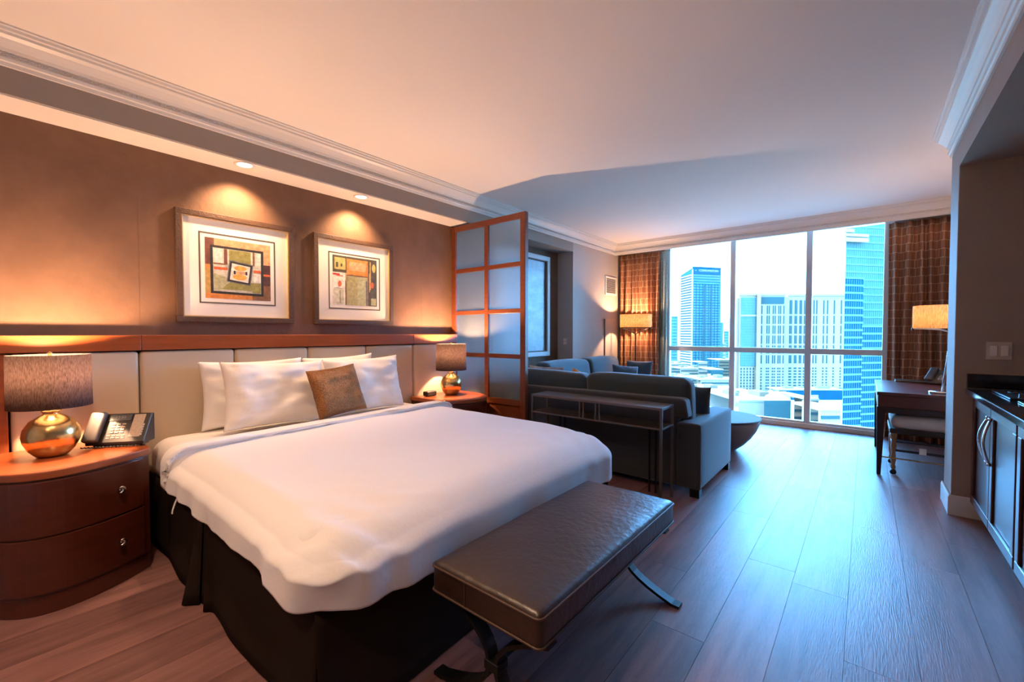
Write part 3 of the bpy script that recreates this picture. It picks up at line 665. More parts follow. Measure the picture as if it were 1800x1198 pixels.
for a, b_ in ((DXL + .065, mx0), (mx1, DXR - .062)): bx('lower_panel', M['divwood'], dv_, a, b_, 3.212, 3.228, .09, .545, 0)
# ------------------------------------------------------------------ bench at the foot of the bed
be = thing('bench', 'dark brown leather bench with curved iron legs at the bed foot', 'bench', (-.92, 1.49, 0))
bx0, bx1, by0, by1, bz0, bz1 = -1.150, -.685, .955, 2.035, .352, .462
def bench_f(p): return p + Vector((0, 0, .003 * nz(p, (6, 6, 1), 3) if p.z > .44 else 0))
cu = MB().rbox(bx0, bx1, by0, by1, bz0, bz1, .022, 4, 26, bulge=(0, 0, .014), f=bench_f).build('cushion', M['leather'], be, smooth=True, weld=True)
def loop(x0, x1, y0, y1, z, r=.02, k=4):
    P = []
    for cx, cy, a0 in ((x1 - r, y1 - r, 0), (x0 + r, y1 - r, PI / 2), (x0 + r, y0 + r, PI), (x1 - r, y0 + r, 1.5 * PI)):
        for i in range(k + 1): P.append((cx + r * math.cos(a0 + i / k * PI / 2), cy + r * math.sin(a0 + i / k * PI / 2), z))
    return P
for z in (bz1 - .014, bz0 + .012): MB().tube(loop(bx0 - .001, bx1 + .001, by0 - .001, by1 + .001, z), .004, 6, True).build('piping', M['piping'], cu, smooth=True)
MB().tube([(-.985, by0 - .0015, bz0 + .012), (-.985, by0 - .0015, bz1 - .014)], .002, 6).build('seam', M['piping'], cu)
bx('seat_frame', M['iron'], be, bx0 + .03, bx1 - .03, by0 + .03, by1 - .03, .338, .352, .002)
cxm = (bx0 + bx1) / 2
for y in (1.03, 1.975):
    for sg in (-1, 1):
        P = []
        for i in range(17):
            tt = i / 16; z = .336 * (1 - tt) + .007 * tt; u = (tt - .5) * 2
            off = .016 + (.205 if tt < .5 else .235) * abs(u) ** 2.3
            P.append((cxm + sg * off, y, z))
        P.append((cxm + sg * .285, y, .005))
        MB().strap(P, (0, 1, 0), .045, .014).build('leg', M['iron'], be)
    bx('leg_clamp', M['iron'], be, cxm - .03, cxm + .03, y - .026, y + .026, .155, .187, .002)
bx('stretcher', M['iron'], be, cxm - .008, cxm + .008, 1.055, 1.95, .163, .179, .002)
# ------------------------------------------------------------------ sectional sofa
sf = thing('sectional_sofa', 'L-shaped charcoal sectional sofa with its back to the bed', 'sofa', (-2.1, 4.6, 0))
bx('base', M['sofa'], sf, -3.19, -1.125, 3.50, 4.30, .06, .29, .015)
bx('base', M['sofa'], sf, -3.19, -2.27, 4.305, 6.10, .06, .29, .015)
MB().prism([(-3.19, .06), (-1.123, .06), (-1.123, .58), (-1.035, .60), (-1.06, .735), (-1.10, .745), (-3.19, .728)], 3.365, 3.495, 'y').build('back', M['sofa'], sf, bevel=.02, seg=3)
bx('back', M['sofa'], sf, -3.19, -3.07, 3.50, 6.10, .06, .72, .02)
MB().rbox(-1.12, -.945, 3.365, 4.335, .06, .562, .022, 3, 8, bulge=(.006, 0, .004)).build('arm', M['sofa'], sf, smooth=True, weld=True)
MB().rbox(-3.19, -2.27, 6.105, 6.27, .06, .56, .022, 3, 8, bulge=(0, .006, .004)).build('arm', M['sofa'], sf, smooth=True, weld=True)
for a in ((-2.13, -1.13, 3.66, 4.32), (-3.05, -2.14, 3.66, 4.32), (-3.05, -2.26, 4.33, 5.21), (-3.05, -2.26, 5.22, 6.10)):
    MB().rbox(*a, .292, .465, .04, 3, 8, bulge=(0, 0, .02)).build('seat_cushion', M['sofac'], sf, smooth=True, weld=True)
def cush(a, lean_axis, amt, zb=.47):
    def f(p):
        k = (p.z - zb) * amt
        return p + (Vector((0, k, 0)) if lean_axis == 'y' else Vector((k, 0, 0))) + Vector((0, 0, .012 * nz(p, (3, 3, 2), a[0])))
    MB().rbox(*a, .065, 4, 10, bulge=(.012, .012, .016) if True else 0, f=f).build('back_cushion', M['sofac'], sf, smooth=True, weld=True)
cush((-1.985, -1.065, 3.50, 3.70, .47, .885), 'y', -.12)
cush((-3.04, -2.00, 3.50, 3.70, .47, .872), 'y', -.12)
cush((-3.06, -2.84, 4.20, 5.20, .47, .895), 'x', -.15)
cush((-3.06, -2.84, 5.22, 6.09, .47, .895), 'x', -.15)
for x, y in ((-.985, 3.405), (-.985, 4.29), (-3.14, 3.405), (-2.31, 6.22), (-3.14, 6.22), (-2.32, 4.32)):
    bx('leg', M['iron'], sf, x - .035, x + .035, y - .035, y + .035, 0, .062, .002)
def sitpillow(name, c, a, b_, lean, yaw, mat, label, roll=0, seed=0, th=.13): return pillow(name, c, a, b_, th, lean, mat, label, yaw=yaw, roll=roll, seed=seed, cat='pillow', wr=.012, n=18)
sitpillow('sofa_pillow', (-2.55, 6.00, .675), .20, .175, .16, -PI / 2, M['sofac'], 'slate pillow against the far arm of the sofa, nearest the window', seed=21)
sitpillow('sofa_pillow', (-2.53, 5.50, .650), .185, .165, .30, -.75, M['sofac'], 'slate throw pillow lying in front of the pillow at the far sofa arm', roll=-.12, seed=22)
sitpillow('sofa_pillow', (-1.155, 3.86, .642), .155, .165, .22, PI / 2, M['sofac'], 'teal grey pillow poking out behind the near sofa back cushion', roll=.05, seed=23)
sitpillow('patterned_pillow', (-2.66, 3.83, .695), .23, .205, .14, PI / 2, M['pattern'], 'pale patterned pillow on the sofa behind the divider', seed=24)
sitpillow('patterned_pillow', (-2.24, 3.90, .665), .19, .18, .26, PI / 2 - .3, M['orange'], 'orange printed pillow on the sofa beside the pale patterned one', roll=.35, seed=25)
# ------------------------------------------------------------------ console table behind the sofa
ct = thing('console_table', 'slim grey metal console table standing behind the sofa', 'console table', (-1.7, 3.17, 0))
cx0, cx1, cy0, cy1 = -2.285, -1.115, 3.04, 3.29
bx('top', M['metal'], ct, cx0, cx1, cy0, cy1, .692, .712, .002)
bx('shelf', M['metal'], ct, cx0, cx1, cy0, cy1, .548, .562, .002)
for x in (cx0, cx1 - .018):
    for y in (cy0, cy1 - .018):
        bx('leg', M['metal'], ct, x, x + .018, y, y + .018, 0, .548, .001); bx('leg', M['metal'], ct, x, x + .018, y, y + .018, .562, .692, .001)
for x in (-1.80, -1.655):
    for d in (0, .034):
        bx('upright', M['metal'], ct, x + d, x + d + .010, cy0 + .003, cy0 + .013, .562, .692, 0)
for x in (-2.14, -1.305):
    for d in (0, .05): bx('upright', M['iron'], ct, x + d, x + d + .012, cy1 - .016, cy1 - .004, 0, .548, 0)
# ------------------------------------------------------------------ coffee table and books
cc = (-1.245, 5.02)
tb = thing('coffee_table', 'round grey bowl-shaped coffee table by the window', 'coffee table', (*cc, 0))
MB().lathe([(0, .001), (.17, .001), (.20, .012), (.27, .07), (.335, .145), (.385, .225), (.41, .29), (.417, .325), (.415, .335)], cc, 56).build('bowl', M['stone'], tb, smooth=True)
MB().lathe([(0, .336), (.425, .336), (.43, .342), (.43, .350), (.425, .356), (0, .356)], cc, 56).build('top', M['sofac'], tb, smooth=False, label='dark smooth table top')
bt = thing('book', 'large grey book at the bottom of the stack on the coffee table', 'book', (-1.36, 5.13, .357))
bx('pages', M['book2'], bt, -1.46, -1.265, 5.02, 5.22, .361, .386, 0); 
for z in (.357, .386): bx('cover', M['book1'], bt, -1.465, -1.26, 5.015, 5.225, z, z + .004, 0)
bt = thing('book', 'smaller pale book on top of the stack on the coffee table', 'book', (-1.36, 5.12, .391))
bx('pages', M['mat'], bt, -1.44, -1.28, 5.04, 5.20, .394, .414, 0)
for z in (.391, .414): bx('cover', M['book2'], bt, -1.445, -1.275, 5.035, 5.205, z, z + .003, 0)
# ------------------------------------------------------------------ floor lamp
fx, fy = -2.80, 6.46
t = thing('floor_lamp', 'bronze floor lamp with oval cream shade by the corner curtain', 'lamp', (fx, fy, 0))
MB().lathe([(0, 0), (.13, 0), (.13, .015), (.03, .025), (0, .026)], (fx, fy), 32).build('base', M['iron'], t, smooth=True)
MB().lathe([(.011, .022), (.011, 1.245), (0, 1.246)], (fx, fy), 12).build('pole', M['iron'], t, smooth=True)
for sg in (-1, 1):
    MB().tube([(fx, fy, 1.235), (fx + sg * .10, fy, 1.285), (fx + sg * .20, fy, 1.315), (fx + sg * .265, fy, 1.345)], .007, 8).build('arm', M['iron'], t, smooth=True)
MB().lathe([(.255, 1.335), (.251, 1.335), (.251, 1.545), (.255, 1.545)], (fx, fy), 48, 1, .62, closed=True).build('shade', M['cshade'], t, smooth=True)
MB().lathe([(.257, 1.333), (.249, 1.333), (.249, 1.341), (.257, 1.341)], (fx, fy), 48, 1, .62, closed=True).build('shade_ring', M['iron'], t, smooth=True)
MB().tube([(fx - .25, fy, 1.34), (fx, fy, 1.34), (fx + .25, fy, 1.34)], .004, 6).build('shade_bar', M['iron'], t)
MB().lathe([(0, 1.34), (.012, 1.345), (.012, 1.37), (.028, 1.40), (.024, 1.425), (0, 1.437)], (fx, fy), 14).build('bulb', M['bulb'], t, smooth=True)
spot_light('lamp_light', 'POINT', (fx, fy, 1.465), 45, size=.022, parent=t)
# ------------------------------------------------------------------ niche art, vent, panel, outlets
t = thing('framed_art', 'large pale blue abstract art in a white frame in the niche', 'picture', (-3.48, 4.45, .93))
ay0, ay1, az0, az1 = 3.90, 5.035, .93, 2.318; X0, X1 = -3.498, -3.450
for a in ((ay0, ay1, az1 - .062, az1), (ay0, ay1, az0, az0 + .062), (ay0, ay0 + .062, az0 + .062, az1 - .062), (ay1 - .062, ay1, az0 + .062, az1 - .062)): bx('frame_side', M['whiteframe'], t, X0, X1, *a, .006)
g = MB(); i0 = .062; i1 = .078
g.box(X0, -3.462, ay0 + i0, ay1 - i0, az1 - i1, az1 - i0).box(X0, -3.462, ay0 + i0, ay1 - i0, az0 + i0, az0 + i1).box(X0, -3.462, ay0 + i0, ay0 + i1, az0 + i1, az1 - i1).box(X0, -3.462, ay1 - i1, ay1 - i0, az0 + i1, az1 - i1)
g.build('inner_slip', M['matline'], t)
bx('print', M['seaart'], t, X0, X0 + .012, ay0 + i1, ay1 - i1, az0 + i1, az1 - i1, 0)
t = thing('air_vent', 'white slatted air vent high on the wall beside the curtain', 'vent', (XL + .01, 6.46, 1.86))
v0, v1, u0, u1 = 6.27, 6.665, 1.868, 2.168
for a in ((v0, v1, u1 - .03, u1), (v0, v1, u0, u0 + .03), (v0, v0 + .03, u0 + .03, u1 - .03), (v1 - .03, v1, u0 + .03, u1 - .03)): bx('frame_side', M['trimwhite'], t, XL + .0005, XL + .014, *a, .002)
bx('backing', M['greyplastic'], t, XL + .0005, XL + .003, v0 + .03, v1 - .03, u0 + .03, u1 - .03, 0)
for i in range(10):
    z = u0 + .042 + i * .0235
    MB().add([(XL + .003, v0 + .03, z), (XL + .003, v1 - .03, z), (XL + .014, v1 - .03, z - .010), (XL + .014, v0 + .03, z - .010), (XL + .003, v0 + .03, z + .004), (XL + .003, v1 - .03, z + .004), (XL + .014, v1 - .03, z - .006), (XL + .014, v0 + .03, z - .006)], [(0, 1, 2, 3), (4, 7, 6, 5), (0, 4, 5, 1), (1, 5, 6, 2), (2, 6, 7, 3), (3, 7, 4, 0)]).build('slat', M['trimwhite'], t)
t = thing('access_panel', 'plain pale access panel on the wall behind the floor lamp', 'panel', (XL + .01, 6.44, .14))
bx('panel_board', M['paint'], t, XL + .0005, XL + .022, 6.255, 6.64, .142, 1.478, .003); bx('panel_edge', M['metal'], t, XL + .0005, XL + .02, 6.247, 6.254, .142, 1.478, .001)
t = thing('wall_outlet', 'small almond double switch on the niche end wall', 'switch', (-3.37, 5.295, 1.09))
bx('plate', M['switch'], t, -3.405, -3.332, 5.292, 5.2995, 1.075, 1.185, .002)
for z in (1.09, 1.135): bx('rocker', M['rocker'], t, -3.388, -3.349, 5.288, 5.2925, z, z + .035, .001)
t = thing('light_switch', 'almond double rocker light switch on the pillar above the counter', 'switch', (.672, 4.185, 1.078))
bx('plate', M['switch'], t, .615, .730, 4.182, 4.1895, 1.077, 1.192, .002)
for x in (.632, .681): bx('rocker', M['rocker'], t, x, x + .033, 4.175, 4.183, 1.10, 1.168, .002)
# ------------------------------------------------------------------ desk
dk = thing('desk', 'dark mahogany desk with tapered legs in front of the curtain', 'desk', (.55, 5.58, 0))
dx0, dx1, dy0, dy1 = .085, 1.25, 4.965, 6.24
bx('top', M['mahog'], dk, dx0, dx1, dy0, dy1, .705, .735, .003)
bx('apron', M['mahog'], dk, dx0 + .008, dx1 - .008, dy0 + .006, dy0 + .03, .605, .704, .002); bx('apron', M['mahog'], dk, dx0 + .008, dx1 - .008, dy1 - .03, dy1 - .006, .605, .704, .002)
bx('apron', M['mahog'], dk, dx0 + .006, dx0 + .03, dy0 + .031, dy1 - .031, .605, .704, .002)
for a in ((dx0 + .01, dx1 - .01, dy0 + .01, dy0 + .04), (dx0 + .01, dx0 + .04, dy0 + .041, dy1 - .041)): bx('lower_rail', M['kitdark'], dk, *a, .552, .604, .002)
for x, y in ((dx0, dy0), (dx1 - .06, dy0), (dx0, dy1 - .06), (dx1 - .06, dy1 - .06)):
    MB().add([(x + .008, y + .008, 0), (x + .036, y + .008, 0), (x + .036, y + .036, 0), (x + .008, y + .036, 0), (x, y, .55), (x + .058, y, .55), (x + .058, y + .058, .55), (x, y + .058, .55), (x, y, .604), (x + .058, y, .604), (x + .058, y + .058, .604), (x, y + .058, .604)],
             [(3, 2, 1, 0), (0, 1, 5, 4), (1, 2, 6, 5), (2, 3, 7, 6), (3, 0, 4, 7), (4, 5, 9, 8), (5, 6, 10, 9), (6, 7, 11, 10), (7, 4, 8, 11), (8, 9, 10, 11)]).build('leg', M['kitdark'], dk, bevel=.002)
MB().tube([(dx0 + .03, dy0 + .02, .16), (dx1 - .03, dy0 + .02, .16)], .006, 8).build('stretcher', M['brass'], dk)
# desk lamp
lx, ly, lz = .505, 5.17, .735
t = thing('desk_lamp', 'desk lamp with oatmeal shade and leaning steel stem', 'lamp', (lx, ly, lz))
MB().lathe([(0, lz + .0005), (.075, lz + .0005), (.078, lz + .006), (.075, lz + .016), (0, lz + .017)], (lx, ly), 36).build('base', M['chrome'], t, smooth=True)
MB().tube([(lx + .01, ly, lz + .015), (lx + .035, ly, 1.0), (lx + .05, ly, 1.20), (lx + .055, ly, 1.26)], .011, 10).build('stem', M['chrome'], t, smooth=True)
MB().strap([(lx + .055, ly, 1.255), (lx - .02, ly, 1.282), (lx - .11, ly, 1.288), (lx - .185, ly, 1.29)], (0, 1, 0), .03, .012).build('arm', M['chrome'], t)
MB().lathe([(.215, 1.292), (.211, 1.292), (.211, 1.487), (.215, 1.487)], (lx + .025, ly), 48, 1, .7, closed=True).build('shade', M['cshade'], t, smooth=True)
MB().lathe([(0, 1.275), (.010, 1.278), (.010, 1.30), (0, 1.303)], (lx - .185, ly), 12).build('knob', M['iron'], t)
MB().lathe([(0, 1.30), (.012, 1.305), (.026, 1.34), (.02, 1.365), (0, 1.375)], (lx + .025, ly), 14).build('bulb', M['bulb'], t, smooth=True)
spot_light('lamp_light', 'POINT', (lx + .025, ly, 1.405), 28, size=.022, parent=t)
phone('desk_telephone', 'black telephone on the desk in front of the curtain', (.47, 6.02, .736), (.90, -.43), .24, .17, .14, full=False, body='greyplastic')
t = thing('folder', 'flat black leather folder lying at the back of the desk', 'folder', (.40, 6.15, .736))
bx('cover', M['blackplastic'], t, .25, .52, 6.10, 6.22, .736, .748, .002); bx('sheets', M['mat'], t, .252, .516, 6.103, 6.217, .749, .751, 0); bx('flap', M['blackplastic'], t, .25, .52, 6.10, 6.22, .752, .757, .001)
# stool
st = thing('stool', 'low bench stool with ivory cushion pushed under the desk', 'stool', (.46, 5.28, 0))
sx0, sx1, sy0, sy1 = .175, .82, 5.02, 5.50
MB().rbox(sx0 + .005, sx1 - .005, sy0, sy1, .415, .525, .05, 4, 8, bulge=(0, 0, .018)).build('cushion', M['ivory'], st, smooth=True, weld=True)
bx('seat_frame', M['blackplastic'], st, sx0, sx1, sy0, sy1, .375, .413, .004)
for x in (sx0 + .03, sx1 - .03):
    for y in (sy0 + .03, sy1 - .03):
        MB().lathe([(.012, .05), (.018, .07), (.013, .09), (.020, .15), (.014, .20), (.021, .26), (.015, .30), (.024, .345), (.024, .375)], (x, y), 14).build('leg', M['caramel'], st, smooth=True)
        MB().lathe([(0, .001), (.018, .008), (.024, .024), (.018, .042), (.008, .05), (0, .051)], (x, y), 14).build('caster', M['iron'], st, smooth=True)
for y in (sy0 + .03, sy1 - .03):
    bx('rail', M['blackplastic'], st, sx0 + .045, sx1 - .045, y - .008, y + .008, .21, .23, .002); bx('rail', M['blackplastic'], st, sx0 + .045, sx1 - .045, y - .006, y + .006, .29, .302, .002)
for x in (sx0 + .03, sx1 - .03): bx('rail', M['blackplastic'], st, x - .008, x + .008, sy0 + .045, sy1 - .045, .235, .255, .002)
bx('label_tag', M['mat'], st, .37, .415, sy0 + .018, sy0 + .0205, .21, .262, 0)
# ------------------------------------------------------------------ kitchenette
def cabinet(y0, y1, label):
    t = thing('base_cabinet', label, 'cabinet', (.9, (y0 + y1) / 2, 0), 'dark cherry kitchenette cabinets')
    bx('carcass', M['kitwood'], t, .590, 1.21, y0 + .001, y1 - .001, .10, .835, 0)
    bx('toe_kick', M['kitdark'], t, .645, 1.21, y0 + .001, y1 - .001, 0, .099, 0)
    m_ = (y0 + y1) / 2
    for a, b_, hs in ((y0 + .012, m_ - .004, 1), (m_ + .004, y1 - .012, -1)):
        d = bx('door', M['kitwood'], t, .572, .5895, a, b_, .115, .825, .002)
        s_ = .06
        for q in ((a, b_, .765, .825), (a, b_, .115, .175), (a, a + s_, .175, .765), (b_ - s_, b_, .175, .765)): bx('door_frame', M['kitwood'], d, .560, .572, *q, .004)
        yc = b_ - .03 if hs > 0 else a + .03
        mb = MB()
        P = []
        for i in range(13):
            u = i / 12; P.append((.556 - .032 * math.sin(PI * u), yc - hs * .030 * math.sin(PI * u), .50 + .26 * u))
        mb.tube(P, .0065, 8)
        for z in (.50, .76): mb.tube([(.562, yc, z), (.545, yc, z)], .008, 8)
        mb.build('handle', M['chrome'], d, smooth=True, label='arched chrome bar handle')
    return t
cabinet(3.085, 4.185, 'dark cherry base cabinet with two doors against the pillar')
cabinet(1.98, 3.08, 'dark cherry base cabinet at the right edge, nearer the camera')
bx('countertop', M['granite'], None, .525, 1.215, 1.97, 4.186, .838, .878, .006, label='black granite countertop over the kitchenette cabinets', cat='countertop')
t = thing('backsplash', 'low black granite upstand against the pillar', 'backsplash', (.87, 4.18, .879))
bx('slab', M['granite'], t, .530, 1.215, 4.166, 4.1895, .879, .978, .003); bx('joint', M['metal'], t, .530, 1.215, 4.163, 4.1655, .879, .884, 0)
t = thing('cooktop', 'black electric cooktop with coil burners set on the counter', 'cooktop', (.83, 3.82, .879))
bx('plate', M['blackplastic'], t, .625, 1.06, 3.60, 4.06, .879, .889, .003)
for cx, cy, r in ((.74, 3.86, .085), (.94, 3.86, .085)):
    P = [(cx + (r * (1 - i / 90 * .8)) * math.cos(i * .21), cy + (r * (1 - i / 90 * .8)) * math.sin(i * .21), .897) for i in range(91)]
    MB().tube(P, .005, 6).build('coil', M['iron'], t, smooth=True)
for y in (3.64, 3.69): MB().lathe([(.018, .889), (.016, .912), (0, .913)], (.68 + (y - 3.64), y), 14).build('control_knob', M['greyplastic'], t)
t = thing('sink', 'stainless steel sink with raised rim in the counter', 'sink', (.85, 3.2, .879))
sk = MB(); a0, a1, c0, c1 = .635, 1.08, 2.90, 3.50
sk.box(a0, a1, c0, c0 + .03, .879, .886).box(a0, a1, c1 - .03, c1, .879, .886).box(a0, a0 + .03, c0 + .03, c1 - .03, .879, .886).box(a1 - .03, a1, c0 + .03, c1 - .03, .879, .886)
sk.build('rim', M['steel'], t, bevel=.002); bx('basin_floor', M['steel'], t, a0 + .03, a1 - .03, c0 + .03, c1 - .03, .8785, .880, 0)
MB().tube([(1.10, 3.2, .88), (1.10, 3.2, 1.08), (1.07, 3.2, 1.13), (1.0, 3.2, 1.14), (.95, 3.2, 1.10)], .011, 10).build('faucet', M['chrome'], t, smooth=True)
# ------------------------------------------------------------------ unseen fill downlights, added above and behind the camera to brighten bed and floor
for (x, y, p, lab) in ((-1.75, .15, 92, 'added fill downlight over the near side of the bed, out of view'), (-.75, -.7, 74, 'added fill downlight behind the camera, out of view'), (-2.5, -.9, 22, 'unseen fill downlight behind the near nightstand')):
    z = CEIL
    t = thing('fill_downlight', lab, 'ceiling light', (x, y, z), 'unseen fill downlights added in the main ceiling')
    MB().lathe([(.050, z - .001), (.072, z - .001), (.072, z - .004), (.064, z - .008), (.050, z - .003)], (x, y), 32, closed=True).build('trim_ring', M['trimwhite'], t, smooth=True)
    MB().lathe([(0, z - .0025), (.049, z - .0025), (.049, z - .0005), (0, z - .0005)], (x, y), 24).build('lens', M['downl'], t)
    spot_light('downlight_beam', 'SPOT', (x, y, z - .02), p, (1, .66, .43), .04, t, spot_size=math.radians(125), spot_blend=.7)
# ------------------------------------------------------------------ the city outside (metres; street level about 80 m below the room)
GZ = -80.0
FW = Vector((-math.sin(YAW), math.cos(YAW))); RT = Vector((math.cos(YAW), math.sin(YAW)))
def cw(u, D): q = FW * D + RT * ((u - 900) / 754.168 * D); return Vector((q.x, q.y, 0))       # bearing and distance -> map position
def zz(v, D): return 1.25 + (585.2 - v) / 754.168 * D
M['cream_concrete'] = pmat('cream_concrete', (0.1848, 0.1218, 0.0756), .8, spec=0)
M['grey_concrete'] = pmat('pale_grey_concrete', (0.1260, 0.0924, 0.0588), .8, var=.1, vscale=.05, spec=0)
M['tealglass'] = pmat('teal_facade_glass', (0.0185, 0.0378, 0.0353), .35, spec=0)
M['blueglass'] = pmat('blue_facade_glass', (0.0168, 0.0504, 0.0630), .4, var=.12, vscale=.08, spec=0)
M['deepglass'] = pmat('deep_blue_facade_glass', (0.0034, 0.0319, 0.0487), .35, var=.2, vscale=.12, spec=0)
M['paleglass'] = pmat('pale_blue_facade_glass', (0.0462, 0.0798, 0.0714), .35, var=.15, vscale=.05, spec=0)
M['bandblue'] = pmat('light_blue_spandrel', (0.0630, 0.0966, 0.0798), .5, spec=0)
M['asphalt'] = pmat('pale_city_ground', (0.22, 0.18, 0.135), .95, var=.35, vscale=.012, detail=8, spec=0)
M['roofwhite'] = pmat('white_roof_membrane', (0.21, 0.17, 0.13), .8, var=.12, vscale=.08, spec=0)
M['tree'] = pmat('dusty_green_planting', (0.03, 0.05, 0.025), .9, var=.3, vscale=.2)
struct('city_ground', MB().box(-2600, 2600, 60, 3600, GZ - 2, GZ), M['asphalt'])
def fbox(mb, P0, P1, s0, s1, z0, z1, d0, d1):
    """box on a facade running P0->P1: s metres along, d metres out towards the room"""
    e = (P1 - P0).normalized(); n = Vector((e.y, -e.x, 0)); vs = []
    if n.dot(P0) > 0: n = -n
    for z in (z0, z1):
        for d in (d0, d1):
            for s_ in (s0, s1): q = P0 + e * s_ + n * d; vs.append((q.x, q.y, z))
    return mb.add(vs, [(0, 2, 3, 1), (4, 5, 7, 6), (0, 1, 5, 4), (2, 6, 7, 3), (0, 4, 6, 2), (1, 3, 7, 5)])
def quadprism(mb, P, z0, ztops):
    vs = [(p.x, p.y, z0) for p in P] + [(p.x, p.y, z) for p, z in zip(P, ztops)]; n = len(P)
    return mb.add(vs, [tuple(range(n))[::-1], tuple(range(n, 2 * n))] + [(i, (i + 1) % n, n + (i + 1) % n, n + i) for i in range(n)])
# --- tower with the roof sign
PN, PL, PRt = cw(1217.5, 850), cw(1195.5, 905), cw(1266, 868); PBk = PL + (PRt - PN)
t = thing('sign_tower', 'tall blue tower with white lettering along its roof edge', 'building', (PN.x, PN.y, GZ))
ztop = zz(470, 850); zl = zz(484, 905)
b0 = MB(); quadprism(b0, [PL, PN, PRt, PBk], GZ, [zl, ztop, ztop, zl]); b0.build('shaft', M['blueglass'], t)
LL, LR = (PN - PL).length, (PRt - PN).length
mb = MB(); z = GZ + 8
while z < zl - 6: fbox(mb, PL, PN, -.6, LL + .3, z, z + 2.9, .1, 1.3); z += 5.2
fbox(mb, PL, PN, LL - 3, LL + .6, GZ, ztop - 4, .1, 1.6)
mb.build('balcony_slabs', M['cream_concrete'], t, kind='stuff')
mb = MB(); z = GZ + 8
while z < ztop - 14: fbox(mb, PN, PRt, 0, LR, z, z + 1.5, .05, .5); z += 5.2
mb.build('floor_lines', M['bandblue'], t, kind='stuff')
mb = MB()
for k in range(1, 9): fbox(mb, PN, PRt, LR * k / 9 - .7, LR * k / 9 + .7, GZ, ztop - 32, .05, .8)
fbox(mb, PN, PRt, LR * .38, LR * .44, GZ, ztop - 34, .05, .9); fbox(mb, PN, PRt, LR * .62, LR * .68, GZ, ztop - 34, .05, .9)
mb.build('vertical_fins', M['tealglass'], t, kind='stuff')
mb = MB(); fbox(mb, PN, PRt, .5, LR - 1, ztop - 12.5, ztop - .3, .05, 1.0); mb.build('sign_band', M['deepglass'], t)
e = (PRt - PN).normalized(); n_ = Vector((e.y, -e.x, 0)); n_ = n_ if n_.dot(PN) < 0 else -n_
c_ = PN + e * (LR * .53) + n_ * 1.4
mt = Matrix(((e.x, 0, n_.x, c_.x), (e.y, 0, n_.y, c_.y), (0, 1, 0, ztop - 6.0), (0, 0, 0, 1)))
text_mesh('COSMOPOLITAN', 6.0, .25, M['roofwhite'], 'lettering', t, mt)
text_mesh('THE', 2.2, .25, M['roofwhite'], 'lettering', t, Matrix.Translation(e * (-LR * .455)) @ mt)
mb = MB(); fbox(mb, PN, PRt, -.5, LR + .2, ztop - .3, ztop + 1.6, -4, 1.4); mb.build('roof_edge', M['tealglass'], t)
# podium annex right of it
q0, q1 = cw(1262, 880), cw(1271, 884)
mb = MB(); quadprism(mb, [q0, q1, q1 + Vector((-10, 40, 0)), q0 + Vector((-10, 40, 0))], GZ, [zz(566, 880)] * 4); mb.build('side_wing', M['paleglass'], t)
# --- white hotel
D = 590
t = thing('white_hotel', 'long white hotel block with rows of dark slit windows', 'building', (*cw(1385, D).xy, GZ))
BK = cw(1285, 1).normalized() * 60
def wing(u0, u1, vt, d0, name, mat, vb=None):
    P0, P1 = cw(u0, d0), cw(u1, d0); mb = MB(); quadprism(mb, [P0, P1, P1 + BK, P0 + BK], GZ if vb is None else zz(vb, d0), [zz(vt, d0)] * 4); mb.build(name, mat, t); return P0, P1
px = D / 754.168
wing(1285, 1301, 524, D + 3, 'wing', M['cream_concrete']); A0, A1 = wing(1299, 1332, 517, D, 'wing', M['cream_concrete'])
wing(1330, 1337, 516, D - 5, 'pier', M['cream_concrete']); B0, B1 = wing(1336, 1379, 518, D, 'wing', M['cream_concrete'])
wing(1378, 1386, 521, D + 3, 'recess', M['cream_concrete']); C0, C1 = wing(1385, 1486, 519, D + 4, 'wing', M['cream_concrete'])
for P0, P1 in ((A0, A1), (B0, B1), (C0, C1)):
    L_ = (P1 - P0).length; mb = MB(); fbox(mb, P0, P1, -.3, L_ + .3, zz(519.5, D), zz(516, D), -3, 1.2); mb.build('cornice', M['cream_concrete'], t)
mb = MB(); fbox(mb, A0, A1, 2.5 * px, 30.5 * px, zz(643, D), zz(523, D), .05, .8); fbx = mb.build('glass_bay', M['paleglass'], t)
mb = MB()
for k in range(26): fbox(mb, A0, A1, 2.5 * px, 30.5 * px, zz(641 - k * 4.6, D), zz(640 - k * 4.6, D), .8, 1.1)
for k in range(1, 6): fbox(mb, A0, A1, (2.5 + k * 4.7) * px - .2, (2.5 + k * 4.7) * px + .2, zz(643, D), zz(523, D), .8, 1.15)
mb.build('bay_mullions', M['bandblue'], t, kind='stuff')
mb = MB(); fbox(mb, A0, A1, 1.5 * px, 31.5 * px, zz(556, D), zz(553, D), .9, 1.6); mb.build('bay_cornice', M['cream_concrete'], t)
mb = MB(); fbox(mb, B0, B1, 1 * px, 41 * px, zz(534, D), zz(522, D), .05, .8); mb.build('top_glazing', M['tealglass'], t)
mb = MB()
